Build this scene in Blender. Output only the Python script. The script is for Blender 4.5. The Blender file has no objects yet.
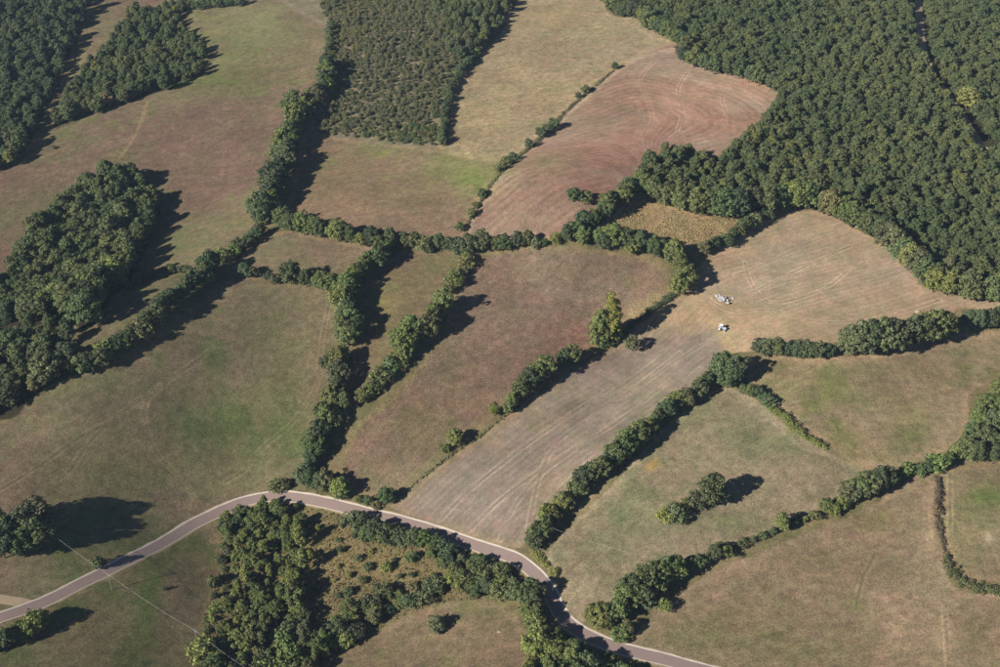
import bpy, math, random
import numpy as np

# ------------------------------------------------------------------ camera
scene = bpy.context.scene
PW, PH = 1000.0, 667.0                 # photograph size, used to turn photo pixels into ground points
CAM_H, PITCH, HFOV = 344.0, math.radians(35.0), math.radians(42.0)
FPX = (PW / 2) / math.tan(HFOV / 2)
cam_data = bpy.data.cameras.new("camera")
cam = bpy.data.objects.new("camera", cam_data)
scene.collection.objects.link(cam)
cam.location = (0, 0, CAM_H)
cam.rotation_euler = (math.radians(90) - PITCH, 0, 0)
cam_data.sensor_fit = 'HORIZONTAL'
cam_data.angle = HFOV
cam_data.clip_start = 1.0
cam_data.clip_end = 20000.0
scene.camera = cam

# ------------------------------------------------------------------ light
SUN_EL = math.radians(29.0)
SHADOW_AZ = math.radians(35.0)         # shadows run this far round from +x towards +y
sx, sy = -math.cos(SHADOW_AZ), -math.sin(SHADOW_AZ)
world = bpy.data.worlds.new("World")
scene.world = world
world.use_nodes = True
nt = world.node_tree
nt.nodes.clear()
wo = nt.nodes.new("ShaderNodeOutputWorld")
bg = nt.nodes.new("ShaderNodeBackground")
sky = nt.nodes.new("ShaderNodeTexSky")
sky.sky_type = 'NISHITA'
sky.sun_disc = False
sky.sun_elevation = SUN_EL
sky.sun_rotation = math.atan2(sx, sy) % (2 * math.pi)
sky.altitude = 600
sky.air_density = 0.65
sky.dust_density = 0.1
sky.ozone_density = 2.0
bg.inputs["Strength"].default_value = 0.05
nt.links.new(sky.outputs[0], bg.inputs[0])
nt.links.new(bg.outputs[0], wo.inputs[0])
sd = bpy.data.lights.new("sun", 'SUN')
sd.energy = 5.0
sd.angle = math.radians(0.55)
sd.color = (1.0, 0.93, 0.81)
sun = bpy.data.objects.new("sun", sd)
scene.collection.objects.link(sun)
sun.rotation_euler = (math.radians(90) - SUN_EL, 0, SHADOW_AZ - math.radians(90))
sun.location = (sx * 300, sy * 300, 300)
scene.view_settings.view_transform = 'Standard'
scene.view_settings.look = 'None'
scene.view_settings.gamma = 1.0
scene.view_settings.exposure = 0.85

# ------------------------------------------------------------------ helpers
rng = np.random.default_rng(11)
random.seed(11)
COL = scene.collection
SP, CP = math.sin(PITCH), math.cos(PITCH)


SEEN = 0.64                              # colours below are noted as seen in the photo; this turns them into surface colours


def lin(r, g, b):
    out = []
    for c in (r, g, b):
        c = c / 255.0
        out.append(c / 12.92 if c <= 0.04045 else ((c + 0.055) / 1.055) ** 2.4)
    return np.array(out) * SEEN


def flat_unproject(px, py, z=0.0):
    px = np.asarray(px, float); py = np.asarray(py, float)
    u = (px - PW / 2) / FPX
    v = -(py - PH / 2) / FPX
    dx = u
    dy = CP + v * SP
    dz = -SP + v * CP
    t = (z - CAM_H) / dz
    return dx * t, dy * t


# gentle relief of the valley: (photo x, photo y, radius in metres, height in metres)
HILLS = [(570, 262, 70, 9.0), (160, 385, 42, 4.0), (250, 440, 36, -4.0), (70, 440, 42, 2.5), (188, 482, 32, -4.0), (540, 268, 26, 3.5), (120, 150, 50, 3.0), (210, 165, 50, -2.5), (505, 300, 26, -2.0), (640, 400, 40, -2.0), (800, 610, 45, -2.5), (190, 330, 85, 6.0), (250, 60, 110, 6.0), (830, 250, 90, 4.0), (330, 170, 80, 3.0),
         (100, 235, 55, -5.0), (700, 90, 110, 5.0), (900, 90, 140, 6.0), (880, 600, 70, 4.0), (300, 590, 50, -5.0),
         (60, 60, 110, -5.0), (460, 395, 60, 2.5), (690, 470, 45, 2.0), (860, 400, 50, 2.5), (430, 60, 90, 2.0)]
HW = []
for (a, b, r, h) in HILLS:
    X, Y = flat_unproject(a, b)
    HW.append((float(X), float(Y), r, h))


def height(x, y):
    x = np.asarray(x, float); y = np.asarray(y, float)
    z = 0.9 * np.sin(x / 41.0 + 0.4) * np.cos(y / 53.0) + 0.5 * np.sin(x / 23.0 + y / 31.0)
    z = z + 0.55 * np.sin(x / 13.0 + 1.7 * np.sin(y / 29.0)) * np.sin(y / 17.0 + 1.3 * np.sin(x / 37.0)) + 0.8 * np.sin(x / 27.0 - y / 19.0 + 2 * np.sin(y / 61.0))
    for (a, b, r, h) in HW:
        z = z + 3.0 * h * np.exp(-((x - a) ** 2 + (y - b) ** 2) / (2 * r * r))
    return z


def ground_at(px, py):
    """photo pixel -> point on the terrain (x, y, z arrays)"""
    z = np.zeros_like(np.asarray(px, float))
    for _ in range(12):
        x, y = flat_unproject(px, py, z)
        z = height(x, y)
    return x, y, z


def project(x, y, z):
    zz = z - CAM_H
    depth = y * CP - zz * SP
    depth = np.maximum(depth, 1.0)
    v = y * SP + zz * CP
    return PW / 2 + FPX * x / depth, PH / 2 - FPX * v / depth


def spline(pts, n=8, closed=False):
    p = np.array(pts, float)
    m = len(p)
    out = []
    rngi = range(m if closed else m - 1)
    for i in rngi:
        if closed:
            p0, p1, p2, p3 = p[(i - 1) % m], p[i], p[(i + 1) % m], p[(i + 2) % m]
        else:
            p0, p1, p2, p3 = p[max(i - 1, 0)], p[i], p[i + 1], p[min(i + 2, m - 1)]
        for k in range(n):
            t = k / n
            out.append(0.5 * ((2 * p1) + (-p0 + p2) * t + (2 * p0 - 5 * p1 + 4 * p2 - p3) * t * t
                              + (-p0 + 3 * p1 - 3 * p2 + p3) * t ** 3))
    if not closed:
        out.append(p[-1])
    return np.array(out)


def ground_line(pts, n=8):
    s = spline(pts, n)
    x, y, z = ground_at(s[:, 0], s[:, 1])
    return np.stack([x, y], 1)


def resample(line, step):
    d = np.sqrt((np.diff(line, axis=0) ** 2).sum(1))
    s = np.concatenate([[0], np.cumsum(d)])
    n = max(2, int(s[-1] / step) + 1)
    t = np.linspace(0, s[-1], n)
    return np.stack([np.interp(t, s, line[:, k]) for k in range(line.shape[1])], 1)


def inside(poly, x, y):
    poly = np.asarray(poly, float)
    res = np.zeros(x.shape, bool)
    x0, y0 = poly.min(0); x1, y1 = poly.max(0)
    sel = np.nonzero((x >= x0) & (x <= x1) & (y >= y0) & (y <= y1))[0]
    if len(sel) == 0:
        return res
    xs, ys = x[sel], y[sel]
    c = np.zeros(len(sel), bool)
    j = len(poly) - 1
    for i in range(len(poly)):
        xi, yi = poly[i]; xj, yj = poly[j]
        if yi != yj:
            c ^= ((yi > ys) != (yj > ys)) & (xs < (xj - xi) * (ys - yi) / (yj - yi) + xi)
        j = i
    res[sel] = c
    return res


class Noise:
    def __init__(self, seed):
        self.t = np.random.default_rng(seed).random((256, 256))

    def __call__(self, x, y):
        xi = np.floor(x).astype(int); yi = np.floor(y).astype(int)
        fx = x - xi; fy = y - yi
        fx = fx * fx * (3 - 2 * fx); fy = fy * fy * (3 - 2 * fy)
        t = self.t
        a = t[xi % 256, yi % 256]; b = t[(xi + 1) % 256, yi % 256]
        c = t[xi % 256, (yi + 1) % 256]; d = t[(xi + 1) % 256, (yi + 1) % 256]
        return (a * (1 - fx) + b * fx) * (1 - fy) + (c * (1 - fx) + d * fx) * fy

    def fbm(self, x, y, scale, octv=4, gain=0.55):
        v = 0; amp = 1; tot = 0
        for k in range(octv):
            v = v + amp * self(x / scale + 17.3 * k, y / scale + 9.1 * k)
            tot += amp; amp *= gain; scale /= 2.0
        return v / tot


def smooth(a, b, x):
    t = np.clip((x - a) / (b - a), 0, 1)
    return t * t * (3 - 2 * t)


def mesh_from(name, verts, faces, mat=None, smooth_shade=False):
    """verts (n,3), faces (m,k) arrays"""
    me = bpy.data.meshes.new(name)
    verts = np.asarray(verts, np.float32); faces = np.asarray(faces, np.int32)
    k = faces.shape[1]
    me.vertices.add(len(verts)); me.vertices.foreach_set("co", verts.ravel())
    me.loops.add(faces.size); me.loops.foreach_set("vertex_index", faces.ravel())
    me.polygons.add(len(faces))
    me.polygons.foreach_set("loop_start", np.arange(0, faces.size, k, dtype=np.int32))
    try:
        me.polygons.foreach_set("loop_total", np.full(len(faces), k, np.int32))
    except Exception:
        pass
    if smooth_shade:
        me.polygons.foreach_set("use_smooth", np.ones(len(faces), bool))
    me.update(calc_edges=True)
    if mat is not None:
        me.materials.append(mat)
    return me


def add_obj(name, me, parent=None, kind=None, label=None, cat=None, group=None):
    o = bpy.data.objects.new(name, me)
    COL.objects.link(o)
    if parent is not None:
        o.parent = parent
    if kind: o["kind"] = kind
    if label: o["label"] = label
    if cat: o["category"] = cat
    if group: o["group"] = group
    return o


class MB:
    """collects simple shapes for one mesh"""
    def __init__(self):
        self.v = []; self.f = []

    def add(self, verts, faces):
        b = len(self.v)
        self.v += [tuple(map(float, p)) for p in verts]
        self.f += [tuple(i + b for i in f) for f in faces]

    def box(self, c, s, taper=1.0, rz=0.0):
        x, y, z = c; a, b, h = s[0] / 2, s[1] / 2, s[2] / 2
        vs = []
        for (dz, k) in ((-h, 1.0), (h, taper)):
            for (ux, uy) in ((-a, -b), (a, -b), (a, b), (-a, b)):
                X, Y = ux * k, uy * k
                vs.append((x + X * math.cos(rz) - Y * math.sin(rz), y + X * math.sin(rz) + Y * math.cos(rz), z + dz))
        self.add(vs, [(3, 2, 1, 0), (4, 5, 6, 7), (0, 1, 5, 4), (1, 2, 6, 5), (2, 3, 7, 6), (3, 0, 4, 7)])

    def tube(self, pts, radii, n=6, cap=True):
        pts = [np.array(p, float) for p in pts]
        rings = []
        for i, p in enumerate(pts):
            d = pts[min(i + 1, len(pts) - 1)] - pts[max(i - 1, 0)]
            d = d / (np.linalg.norm(d) + 1e-9)
            a = np.cross(d, (0, 0, 1) if abs(d[2]) < 0.9 else (1, 0, 0)); a /= np.linalg.norm(a)
            b = np.cross(d, a)
            rings.append([p + radii[i] * (math.cos(2 * math.pi * k / n) * a + math.sin(2 * math.pi * k / n) * b) for k in range(n)])
        vs = [q for r in rings for q in r]
        fs = []
        for i in range(len(rings) - 1):
            for k in range(n):
                fs.append((i * n + k, i * n + (k + 1) % n, (i + 1) * n + (k + 1) % n, (i + 1) * n + k))
        if cap:
            fs.append(tuple(range(n))[::-1]); fs.append(tuple((len(rings) - 1) * n + k for k in range(n)))
        self.add(vs, fs)

    def mesh(self, name, mat, smooth_shade=False):
        me = bpy.data.meshes.new(name)
        me.from_pydata(self.v, [], self.f)
        if smooth_shade:
            me.polygons.foreach_set("use_smooth", np.ones(len(me.polygons), bool))
        me.materials.append(mat)
        me.update()
        return me


# ------------------------------------------------------------------ materials
def new_mat(name):
    m = bpy.data.materials.new(name)
    m.use_nodes = True
    n = m.node_tree
    n.nodes.clear()
    out = n.nodes.new("ShaderNodeOutputMaterial")
    return m, n, out


def N(n, typ, **kw):
    o = n.nodes.new(typ)
    for k, v in kw.items():
        setattr(o, k, v)
    return o


def math_node(n, op, a, b=None, c=None):
    o = N(n, "ShaderNodeMath", operation=op)
    for i, v in enumerate((a, b, c)):
        if v is None: continue
        if isinstance(v, (int, float)): o.inputs[i].default_value = v
        else: n.links.new(v, o.inputs[i])
    return o.outputs[0]


def ground_material(name, grain=0.34, lines=0.0, spacing=2.0, streak=0.2, wheel=0.30):
    """colour comes from the field's own colour attribute; grain, furrow lines and relief from noise"""
    m, n, out = new_mat(name)
    at = N(n, "ShaderNodeAttribute", attribute_name="soil")
    geo = N(n, "ShaderNodeNewGeometry")
    n1 = N(n, "ShaderNodeTexNoise"); n1.inputs["Scale"].default_value = 0.30
    n1.inputs["Detail"].default_value = 6; n1.inputs["Roughness"].default_value = 0.72
    n2 = N(n, "ShaderNodeTexNoise"); n2.inputs["Scale"].default_value = 1.6
    n2.inputs["Detail"].default_value = 3; n2.inputs["Roughness"].default_value = 0.7
    n.links.new(geo.outputs["Position"], n1.inputs["Vector"])
    n.links.new(geo.outputs["Position"], n2.inputs["Vector"])
    def contrast(sock, lo, hi):
        r = N(n, "ShaderNodeMapRange"); r.inputs["From Min"].default_value = lo; r.inputs["From Max"].default_value = hi
        n.links.new(sock, r.inputs["Value"])
        return r.outputs[0]
    n3b = N(n, "ShaderNodeTexNoise"); n3b.inputs["Scale"].default_value = 0.07; n3b.inputs["Detail"].default_value = 3
    n.links.new(geo.outputs["Position"], n3b.inputs["Vector"])
    c1 = contrast(n1.outputs[0], 0.30, 0.70); c2 = contrast(n2.outputs[0], 0.28, 0.72)
    a = math_node(n, 'MULTIPLY_ADD', c1, grain * 1.1, 1.0 - grain * 0.55)
    b = math_node(n, 'MULTIPLY_ADD', c2, grain * 1.7, 1.0 - grain * 0.85)
    val = math_node(n, 'MULTIPLY', a, b)
    hgt = math_node(n, 'ADD', n1.outputs[0], math_node(n, 'MULTIPLY', n2.outputs[0], 0.7))
    if lines > 0:
        fu = N(n, "ShaderNodeAttribute", attribute_name="furrow")
        dist = math_node(n, 'MULTIPLY_ADD', n1.outputs[0], 1.3, 0.0)
        ph = math_node(n, 'MULTIPLY', math_node(n, 'ADD', fu.outputs["Fac"], dist), 2 * math.pi / spacing)
        sn = math_node(n, 'SINE', ph)
        ph2 = math_node(n, 'MULTIPLY', fu.outputs["Fac"], 2 * math.pi / (spacing * 4.37))
        sn2 = math_node(n, 'SINE', ph2)
        n3 = N(n, "ShaderNodeTexNoise"); n3.inputs["Scale"].default_value = 0.035
        n.links.new(geo.outputs["Position"], n3.inputs["Vector"])
        msk = N(n, "ShaderNodeMapRange"); msk.inputs["From Min"].default_value = 0.38; msk.inputs["From Max"].default_value = 0.62
        n.links.new(n3.outputs[0], msk.inputs["Value"])
        amp = math_node(n, 'MULTIPLY_ADD', msk.outputs[0], lines * 0.75, lines * 0.25)
        s = math_node(n, 'ADD', sn, math_node(n, 'MULTIPLY', sn2, 0.8))
        val = math_node(n, 'MULTIPLY', val, math_node(n, 'MULTIPLY_ADD', s, amp, 1.0))
        hgt = math_node(n, 'ADD', hgt, math_node(n, 'MULTIPLY', s, amp))
    fa = N(n, "ShaderNodeAttribute", attribute_name="furrow"); fb = N(n, "ShaderNodeAttribute", attribute_name="along")
    cv = N(n, "ShaderNodeCombineXYZ")
    n.links.new(math_node(n, 'MULTIPLY', fa.outputs["Fac"], 0.75), cv.inputs[0]); n.links.new(math_node(n, 'MULTIPLY', fb.outputs["Fac"], 0.06), cv.inputs[1])
    n5 = N(n, "ShaderNodeTexNoise"); n5.inputs["Scale"].default_value = 1.0; n5.inputs["Detail"].default_value = 4; n5.inputs["Roughness"].default_value = 0.7
    n.links.new(cv.outputs[0], n5.inputs["Vector"])
    val = math_node(n, 'MULTIPLY', val, math_node(n, 'MULTIPLY_ADD', contrast(n5.outputs[0], 0.3, 0.7), streak, 1.0 - streak * 0.5))
    mul = N(n, "ShaderNodeVectorMath", operation='SCALE')
    n.links.new(at.outputs["Color"], mul.inputs[0]); n.links.new(val, mul.inputs["Scale"])
    # small hue drift between straw and green-brown
    n4 = N(n, "ShaderNodeTexNoise"); n4.inputs["Scale"].default_value = 0.16; n4.inputs["Detail"].default_value = 5
    n4.inputs["Roughness"].default_value = 0.7
    n.links.new(geo.outputs["Position"], n4.inputs["Vector"])
    ramp = N(n, "ShaderNodeValToRGB")
    ramp.color_ramp.elements[0].position = 0.36; ramp.color_ramp.elements[0].color = (0.95, 1.0, 0.92, 1)
    ramp.color_ramp.elements[1].position = 0.64; ramp.color_ramp.elements[1].color = (1.04, 0.995, 1.02, 1)
    n.links.new(n4.outputs[0], ramp.inputs[0])
    mul2 = N(n, "ShaderNodeVectorMath", operation='MULTIPLY')
    n.links.new(mul.outputs[0], mul2.inputs[0]); n.links.new(ramp.outputs[0], mul2.inputs[1])
    if wheel:
        wt = N(n, "ShaderNodeAttribute", attribute_name="wheel")
        off = math_node(n, 'ABSOLUTE', math_node(n, 'SUBTRACT', wt.outputs["Fac"], 1.0))
        band = N(n, "ShaderNodeMapRange"); band.inputs["From Min"].default_value = 0.52; band.inputs["From Max"].default_value = 0.18
        n.links.new(off, band.inputs["Value"])
        keepn = contrast(n3b.outputs[0], 0.34, 0.60)
        wv = math_node(n, 'MULTIPLY', math_node(n, 'MULTIPLY', band.outputs[0], keepn), wheel)
        mid = N(n, "ShaderNodeMapRange"); mid.inputs["From Min"].default_value = 0.6; mid.inputs["From Max"].default_value = 0.1
        n.links.new(wt.outputs["Fac"], mid.inputs["Value"])
        fac = math_node(n, 'SUBTRACT', math_node(n, 'ADD', wv, 1.0), math_node(n, 'MULTIPLY', math_node(n, 'MULTIPLY', mid.outputs[0], keepn), wheel * 0.55))
        mul3 = N(n, "ShaderNodeVectorMath", operation='SCALE')
        n.links.new(mul2.outputs[0], mul3.inputs[0]); n.links.new(fac, mul3.inputs["Scale"])
        mul2 = mul3
    bmp = N(n, "ShaderNodeBump"); bmp.inputs["Strength"].default_value = 0.5; bmp.inputs["Distance"].default_value = 0.35
    n.links.new(hgt, bmp.inputs["Height"])
    pr = N(n, "ShaderNodeBsdfDiffuse"); pr.inputs["Roughness"].default_value = 0.6
    n.links.new(mul2.outputs[0], pr.inputs["Color"]); n.links.new(bmp.outputs[0], pr.inputs["Normal"])
    n.links.new(pr.outputs[0], out.inputs[0])
    return m


def plain_material(name, col, rough=0.8, var=0.25, scale=1.0, metallic=0.0, bump=0.0):
    m, n, out = new_mat(name)
    geo = N(n, "ShaderNodeNewGeometry")
    no = N(n, "ShaderNodeTexNoise"); no.inputs["Scale"].default_value = scale; no.inputs["Detail"].default_value = 6
    no.inputs["Roughness"].default_value = 0.65
    n.links.new(geo.outputs["Position"], no.inputs["Vector"])
    v = math_node(n, 'MULTIPLY_ADD', no.outputs[0], var * 2, 1 - var)
    mul = N(n, "ShaderNodeVectorMath", operation='SCALE'); mul.inputs[0].default_value = tuple(col)
    n.links.new(v, mul.inputs["Scale"])
    pr = N(n, "ShaderNodeBsdfPrincipled"); pr.inputs["Roughness"].default_value = rough
    pr.inputs["Metallic"].default_value = metallic
    pr.inputs["Specular IOR Level"].default_value = 0.3
    n.links.new(mul.outputs[0], pr.inputs["Base Color"])
    if bump:
        b = N(n, "ShaderNodeBump"); b.inputs["Strength"].default_value = bump; b.inputs["Distance"].default_value = 0.1
        n.links.new(no.outputs[0], b.inputs["Height"]); n.links.new(b.outputs[0], pr.inputs["Normal"])
    n.links.new(pr.outputs[0], out.inputs[0])
    return m


def leaf_material(name):
    m, n, out = new_mat(name)
    oi = N(n, "ShaderNodeObjectInfo")
    at = N(n, "ShaderNodeAttribute", attribute_name="leafv")
    ramp = N(n, "ShaderNodeValToRGB")
    e = ramp.color_ramp.elements
    e[0].position = 0.0; e[0].color = (0.68, 0.75, 0.76, 1)
    e[1].position = 1.0; e[1].color = (1.32, 1.17, 0.88, 1)
    for p, c in ((0.3, (0.80, 0.88, 0.90, 1)), (0.6, (1.0, 1.0, 1.0, 1)), (0.88, (1.12, 1.07, 0.96, 1))):
        q = e.new(p); q.color = c
    nz = N(n, "ShaderNodeTexNoise"); nz.inputs["Scale"].default_value = 0.022; nz.inputs["Detail"].default_value = 3
    n.links.new(oi.outputs["Location"], nz.inputs["Vector"])
    rr = math_node(n, 'ADD', math_node(n, 'MULTIPLY', oi.outputs["Random"], 0.72), math_node(n, 'MULTIPLY_ADD', nz.outputs[0], 1.3, -0.5))
    n.links.new(rr, ramp.inputs[0])
    mul = N(n, "ShaderNodeVectorMath", operation='MULTIPLY')
    n.links.new(oi.outputs["Color"], mul.inputs[0]); n.links.new(ramp.outputs[0], mul.inputs[1])
    v = math_node(n, 'MULTIPLY_ADD', at.outputs["Fac"], 0.75, 0.62)
    sc = N(n, "ShaderNodeVectorMath", operation='SCALE')
    n.links.new(mul.outputs[0], sc.inputs[0]); n.links.new(v, sc.inputs["Scale"])
    di = N(n, "ShaderNodeBsdfDiffuse"); tr = N(n, "ShaderNodeBsdfTranslucent")
    n.links.new(sc.outputs[0], di.inputs["Color"]); n.links.new(sc.outputs[0], tr.inputs["Color"])
    mx = N(n, "ShaderNodeMixShader"); mx.inputs[0].default_value = 0.18
    n.links.new(di.outputs[0], mx.inputs[1]); n.links.new(tr.outputs[0], mx.inputs[2])
    n.links.new(mx.outputs[0], out.inputs[0])
    return m


M_GRASS = ground_material("meadow_grass", 0.58)
M_ROUGH = ground_material("rough_grass", 0.68)
M_STUB = ground_material("stubble", 0.36, lines=0.075, spacing=2.6, streak=0.22)
M_PLOUGH = ground_material("harrowed_soil", 0.44, lines=0.11, spacing=4.2, streak=0.3)
M_SOIL = ground_material("ploughed_soil", 0.60, lines=0.022, spacing=2.6)
M_GROUND = ground_material("verge_grass", 0.5, streak=0.0, wheel=0.0)
M_LEAF = leaf_material("foliage")
M_BARK = plain_material("bark", (0.10, 0.08, 0.06), 0.9, 0.35, 3.0)

# ------------------------------------------------------------------ fields (photo outlines, colours as the eye sees them)
# name, material, outline, [main, second, green], green share, margin colour, furrow guide
T = lambda *a: lin(*a)
FIELDS = [
 ("meadow", M_GRASS, [(-170,265),(-170,150),(20,140),(60,95),(88,50),(100,0),(110,-60),(285,-60),(300,8),(326,22),(322,90),(303,128),(284,165),(268,205),(262,226),(243,246),(214,269),(185,272),(150,277),(128,290),(60,320),(0,345),(-170,345)],
  [(128,113,88),(122,100,84),(116,117,76)], 0.45, None),
 ("meadow", M_GRASS, [(62,345),(76,328),(102,306),(130,293),(160,281),(198,276),(203,281),(186,296),(165,312),(140,334),(104,356),(78,370),(62,365)],
  [(122,114,84),(116,108,82),(110,112,72)], 0.4, None),
 ("meadow", M_GRASS, [(-170,470),(-170,440),(0,424),(28,396),(76,377),(108,362),(145,340),(178,311),(208,285),(232,279),(262,283),(300,287),(337,291),(341,310),(336,350),(331,385),(326,418),(302,462),(294,490),(268,492),(235,499),(205,511),(160,537),(105,566),(45,596),(0,611),(-170,632)],
  [(128,119,88),(128,113,90),(100,108,66)], 0.42, None),
 ("meadow", M_GRASS, [(284,231),(330,241),(372,248),(352,270),(342,286),(300,283),(262,280),(234,274),(247,252)],
  [(126,115,88),(130,112,90),(112,114,74)], 0.35, (150,130,100)),
 ("meadow", M_GRASS, [(306,134),(350,141),(440,151),(495,161),(490,180),(466,228),(458,240),(400,240),(350,232),(300,224),(282,216),(292,190)],
  [(128,112,86),(132,112,90),(124,126,76)], 0.35, (150,132,100)),
 ("stubble_field", M_ROUGH, [(440,149),(441,118),(452,82),(475,57),(505,25),(522,-60),(600,-60),(606,10),(640,18),(668,32),(688,44),(670,50),(622,64),(582,94),(546,128),(516,155),(496,162)],
  [(152,136,106),(146,129,102),(136,130,94)], 0.35, (172,150,115)),
 ("harrowed_field", M_PLOUGH, [(690,42),(686,62),(710,66),(752,78),(784,92),(776,112),(724,160),(648,165),(642,186),(605,206),(580,228),(556,240),(500,245),(463,240),(487,192),(532,146),(584,97),(624,64),(655,48)],
  [(148,120,102),(152,132,112),(138,122,92)], 0.22, (178,156,128)),
 ("stubble_field", M_ROUGH, [(638,192),(665,203),(700,215),(733,214),(738,222),(722,238),(698,248),(660,244),(625,238),(596,232),(615,212)],
  [(158,137,98),(150,130,96),(148,134,92)], 0.3, (165,142,100)),
 ("bare_field", M_STUB, [(686,291),(700,266),(730,242),(768,219),(792,209),(830,216),(872,238),(912,268),(922,286),(972,291),(1170,300),(1170,312),(975,309),(950,318),(900,330),(850,340),(800,348),(760,350),(728,352),(722,330)],
  [(168,147,116),(163,142,114),(158,143,120)], 0.5, (172,148,116)),
 ("stubble_field", M_STUB, [(680,297),(692,290),(722,330),(730,354),(716,372),(690,392),(642,430),(582,480),(535,528),(522,546),(505,548),(480,541),(400,513),(398,500),(452,458),(512,412),(562,372),(612,348),(650,314)],
  [(146,131,113),(141,127,112),(152,136,110)], 0.45, (165,142,108)),
 ("ploughed_field", M_SOIL, [(470,262),(500,251),(560,246),(620,252),(660,264),(671,278),(664,292),(640,312),(610,338),(560,366),(505,408),(440,458),(393,493),(345,493),(338,476),(358,425),(398,390),(440,335),(455,290)],
  [(131,112,93),(133,108,91),(116,112,80)], 0.22, (140,128,88)),
 ("meadow", M_GRASS, [(388,257),(420,250),(466,254),(456,277),(441,303),(412,340),(386,374),(362,404),(352,408),(350,380),(354,330),(358,292)],
  [(128,114,84),(126,108,86),(120,122,70)], 0.3, None),
 ("meadow", M_GRASS, [(728,388),(760,402),(786,424),(820,448),(856,464),(880,468),(850,488),(826,504),(790,520),(740,545),(690,564),(645,582),(605,612),(586,624),(572,612),(556,590),(546,570),(552,545),(598,500),(656,436),(695,400)],
  [(142,130,102),(136,124,98),(112,116,80)], 0.5, (168,150,122)),
 ("meadow", M_GRASS, [(752,358),(800,358),(850,356),(900,350),(948,336),(1170,320),(1170,385),(985,385),(968,425),(944,452),(900,466),(866,470),(828,446),(792,420),(765,398),(748,384)],
  [(136,122,90),(140,124,96),(114,116,70)], 0.42, (160,138,108)),
 ("meadow", M_GRASS, [(628,642),(660,612),(690,585),(740,560),(800,536),(845,518),(880,500),(912,478),(934,476),(934,520),(941,560),(958,588),(985,594),(1170,598),(1170,740),(700,740),(695,664),(650,652)],
  [(134,118,92),(138,120,94),(120,116,78)], 0.35, (152,132,106)),
 ("meadow", M_GRASS, [(942,474),(975,464),(1170,456),(1170,584),(985,582),(962,576),(948,556),(943,520)],
  [(128,118,88),(134,118,92),(108,114,68)], 0.42, (156,134,100)),
 ("meadow", M_GRASS, [(-170,655),(-170,640),(0,627),(50,609),(110,580),(165,551),(205,528),(222,530),(220,565),(207,600),(199,640),(200,740),(-170,740)],
  [(118,110,80),(116,104,80),(98,108,60)], 0.42, None),
 ("meadow", M_GRASS, [(318,680),(345,654),(375,634),(410,616),(450,603),(485,602),(512,612),(524,630),(526,655),(520,740),(300,740)],
  [(126,114,86),(130,112,88),(112,112,72)], 0.35, (146,126,98)),
]
# floor colour under woods and scrub (also photo outlines)
FLOORS = [
 ([(-170,200),(0,172),(30,142),(50,103),(70,57),(86,15),(95,-60),(-170,-60)], (66,62,48)),
 ([(55,128),(75,122),(105,110),(140,98),(178,86),(204,72),(200,45),(182,30),(180,8),(160,10),(130,16),(112,42),(88,72),(68,102)], (72,66,48)),
 ([(-170,335),(-170,310),(0,288),(30,250),(58,218),(84,194),(115,182),(150,190),(160,205),(150,240),(132,278),(112,298),(88,328),(60,322),(0,330)], (66,60,46)),
 ([(-170,420),(-170,350),(0,345),(40,325),(64,332),(76,347),(76,374),(52,384),(26,402),(0,420)], (70,66,48)),
 ([(602,-60),(610,10),(640,19),(655,32),(686,48),(684,62),(706,69),(746,79),(782,94),(770,118),(726,160),(690,158),(648,164),(641,190),(668,203),(702,214),(735,214),(765,210),(800,206),(835,218),(880,242),(918,276),(932,289),(985,299),(1170,292),(1170,-60)], (60,58,42)),
 ([(300,-60),(300,8),(327,24),(324,60),(321,95),(308,132),(350,140),(440,149),(440,116),(453,80),(476,55),(506,22),(522,-60)], (130,120,98)),
 ([(222,520),(250,508),(290,505),(330,512),(380,524),(440,542),(500,565),(528,590),(520,612),(500,602),(450,602),(410,614),(375,632),(345,652),(316,680),(200,740),(200,640),(208,600),(222,560)], (128,116,82)),
 ([(528,592),(545,615),(560,632),(590,650),(640,662),(650,740),(522,740),(528,640)], (108,100,66)),
]

ROAD = [(-70,645),(-30,629),(0,618),(44.6,602),(78.7,585),(105,572),(131,559),(163,543),(189,527),(215,514),(241,503),(260,498.5),(275,496.5),(297,497.8),(329,503.8),(355,510.4),(381,517),(407,523.5),(434,531.4),(460,540.6),(486,549),(508,556),(520,562),(533,572),(543.5,583),(551,595),(557,608),(566,621),(581,632.4),(600,641.6),(618,648),(644,654.7),(670,661),(695,668),(760,684),(840,706)]
SIDE_ROAD = [(-60,592),(-20,596),(0,599),(18,602),(36,605.5)]
road_xy = resample(ground_line(ROAD, 8), 1.5)
side_xy = resample(ground_line(SIDE_ROAD, 8), 1.5)

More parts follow.
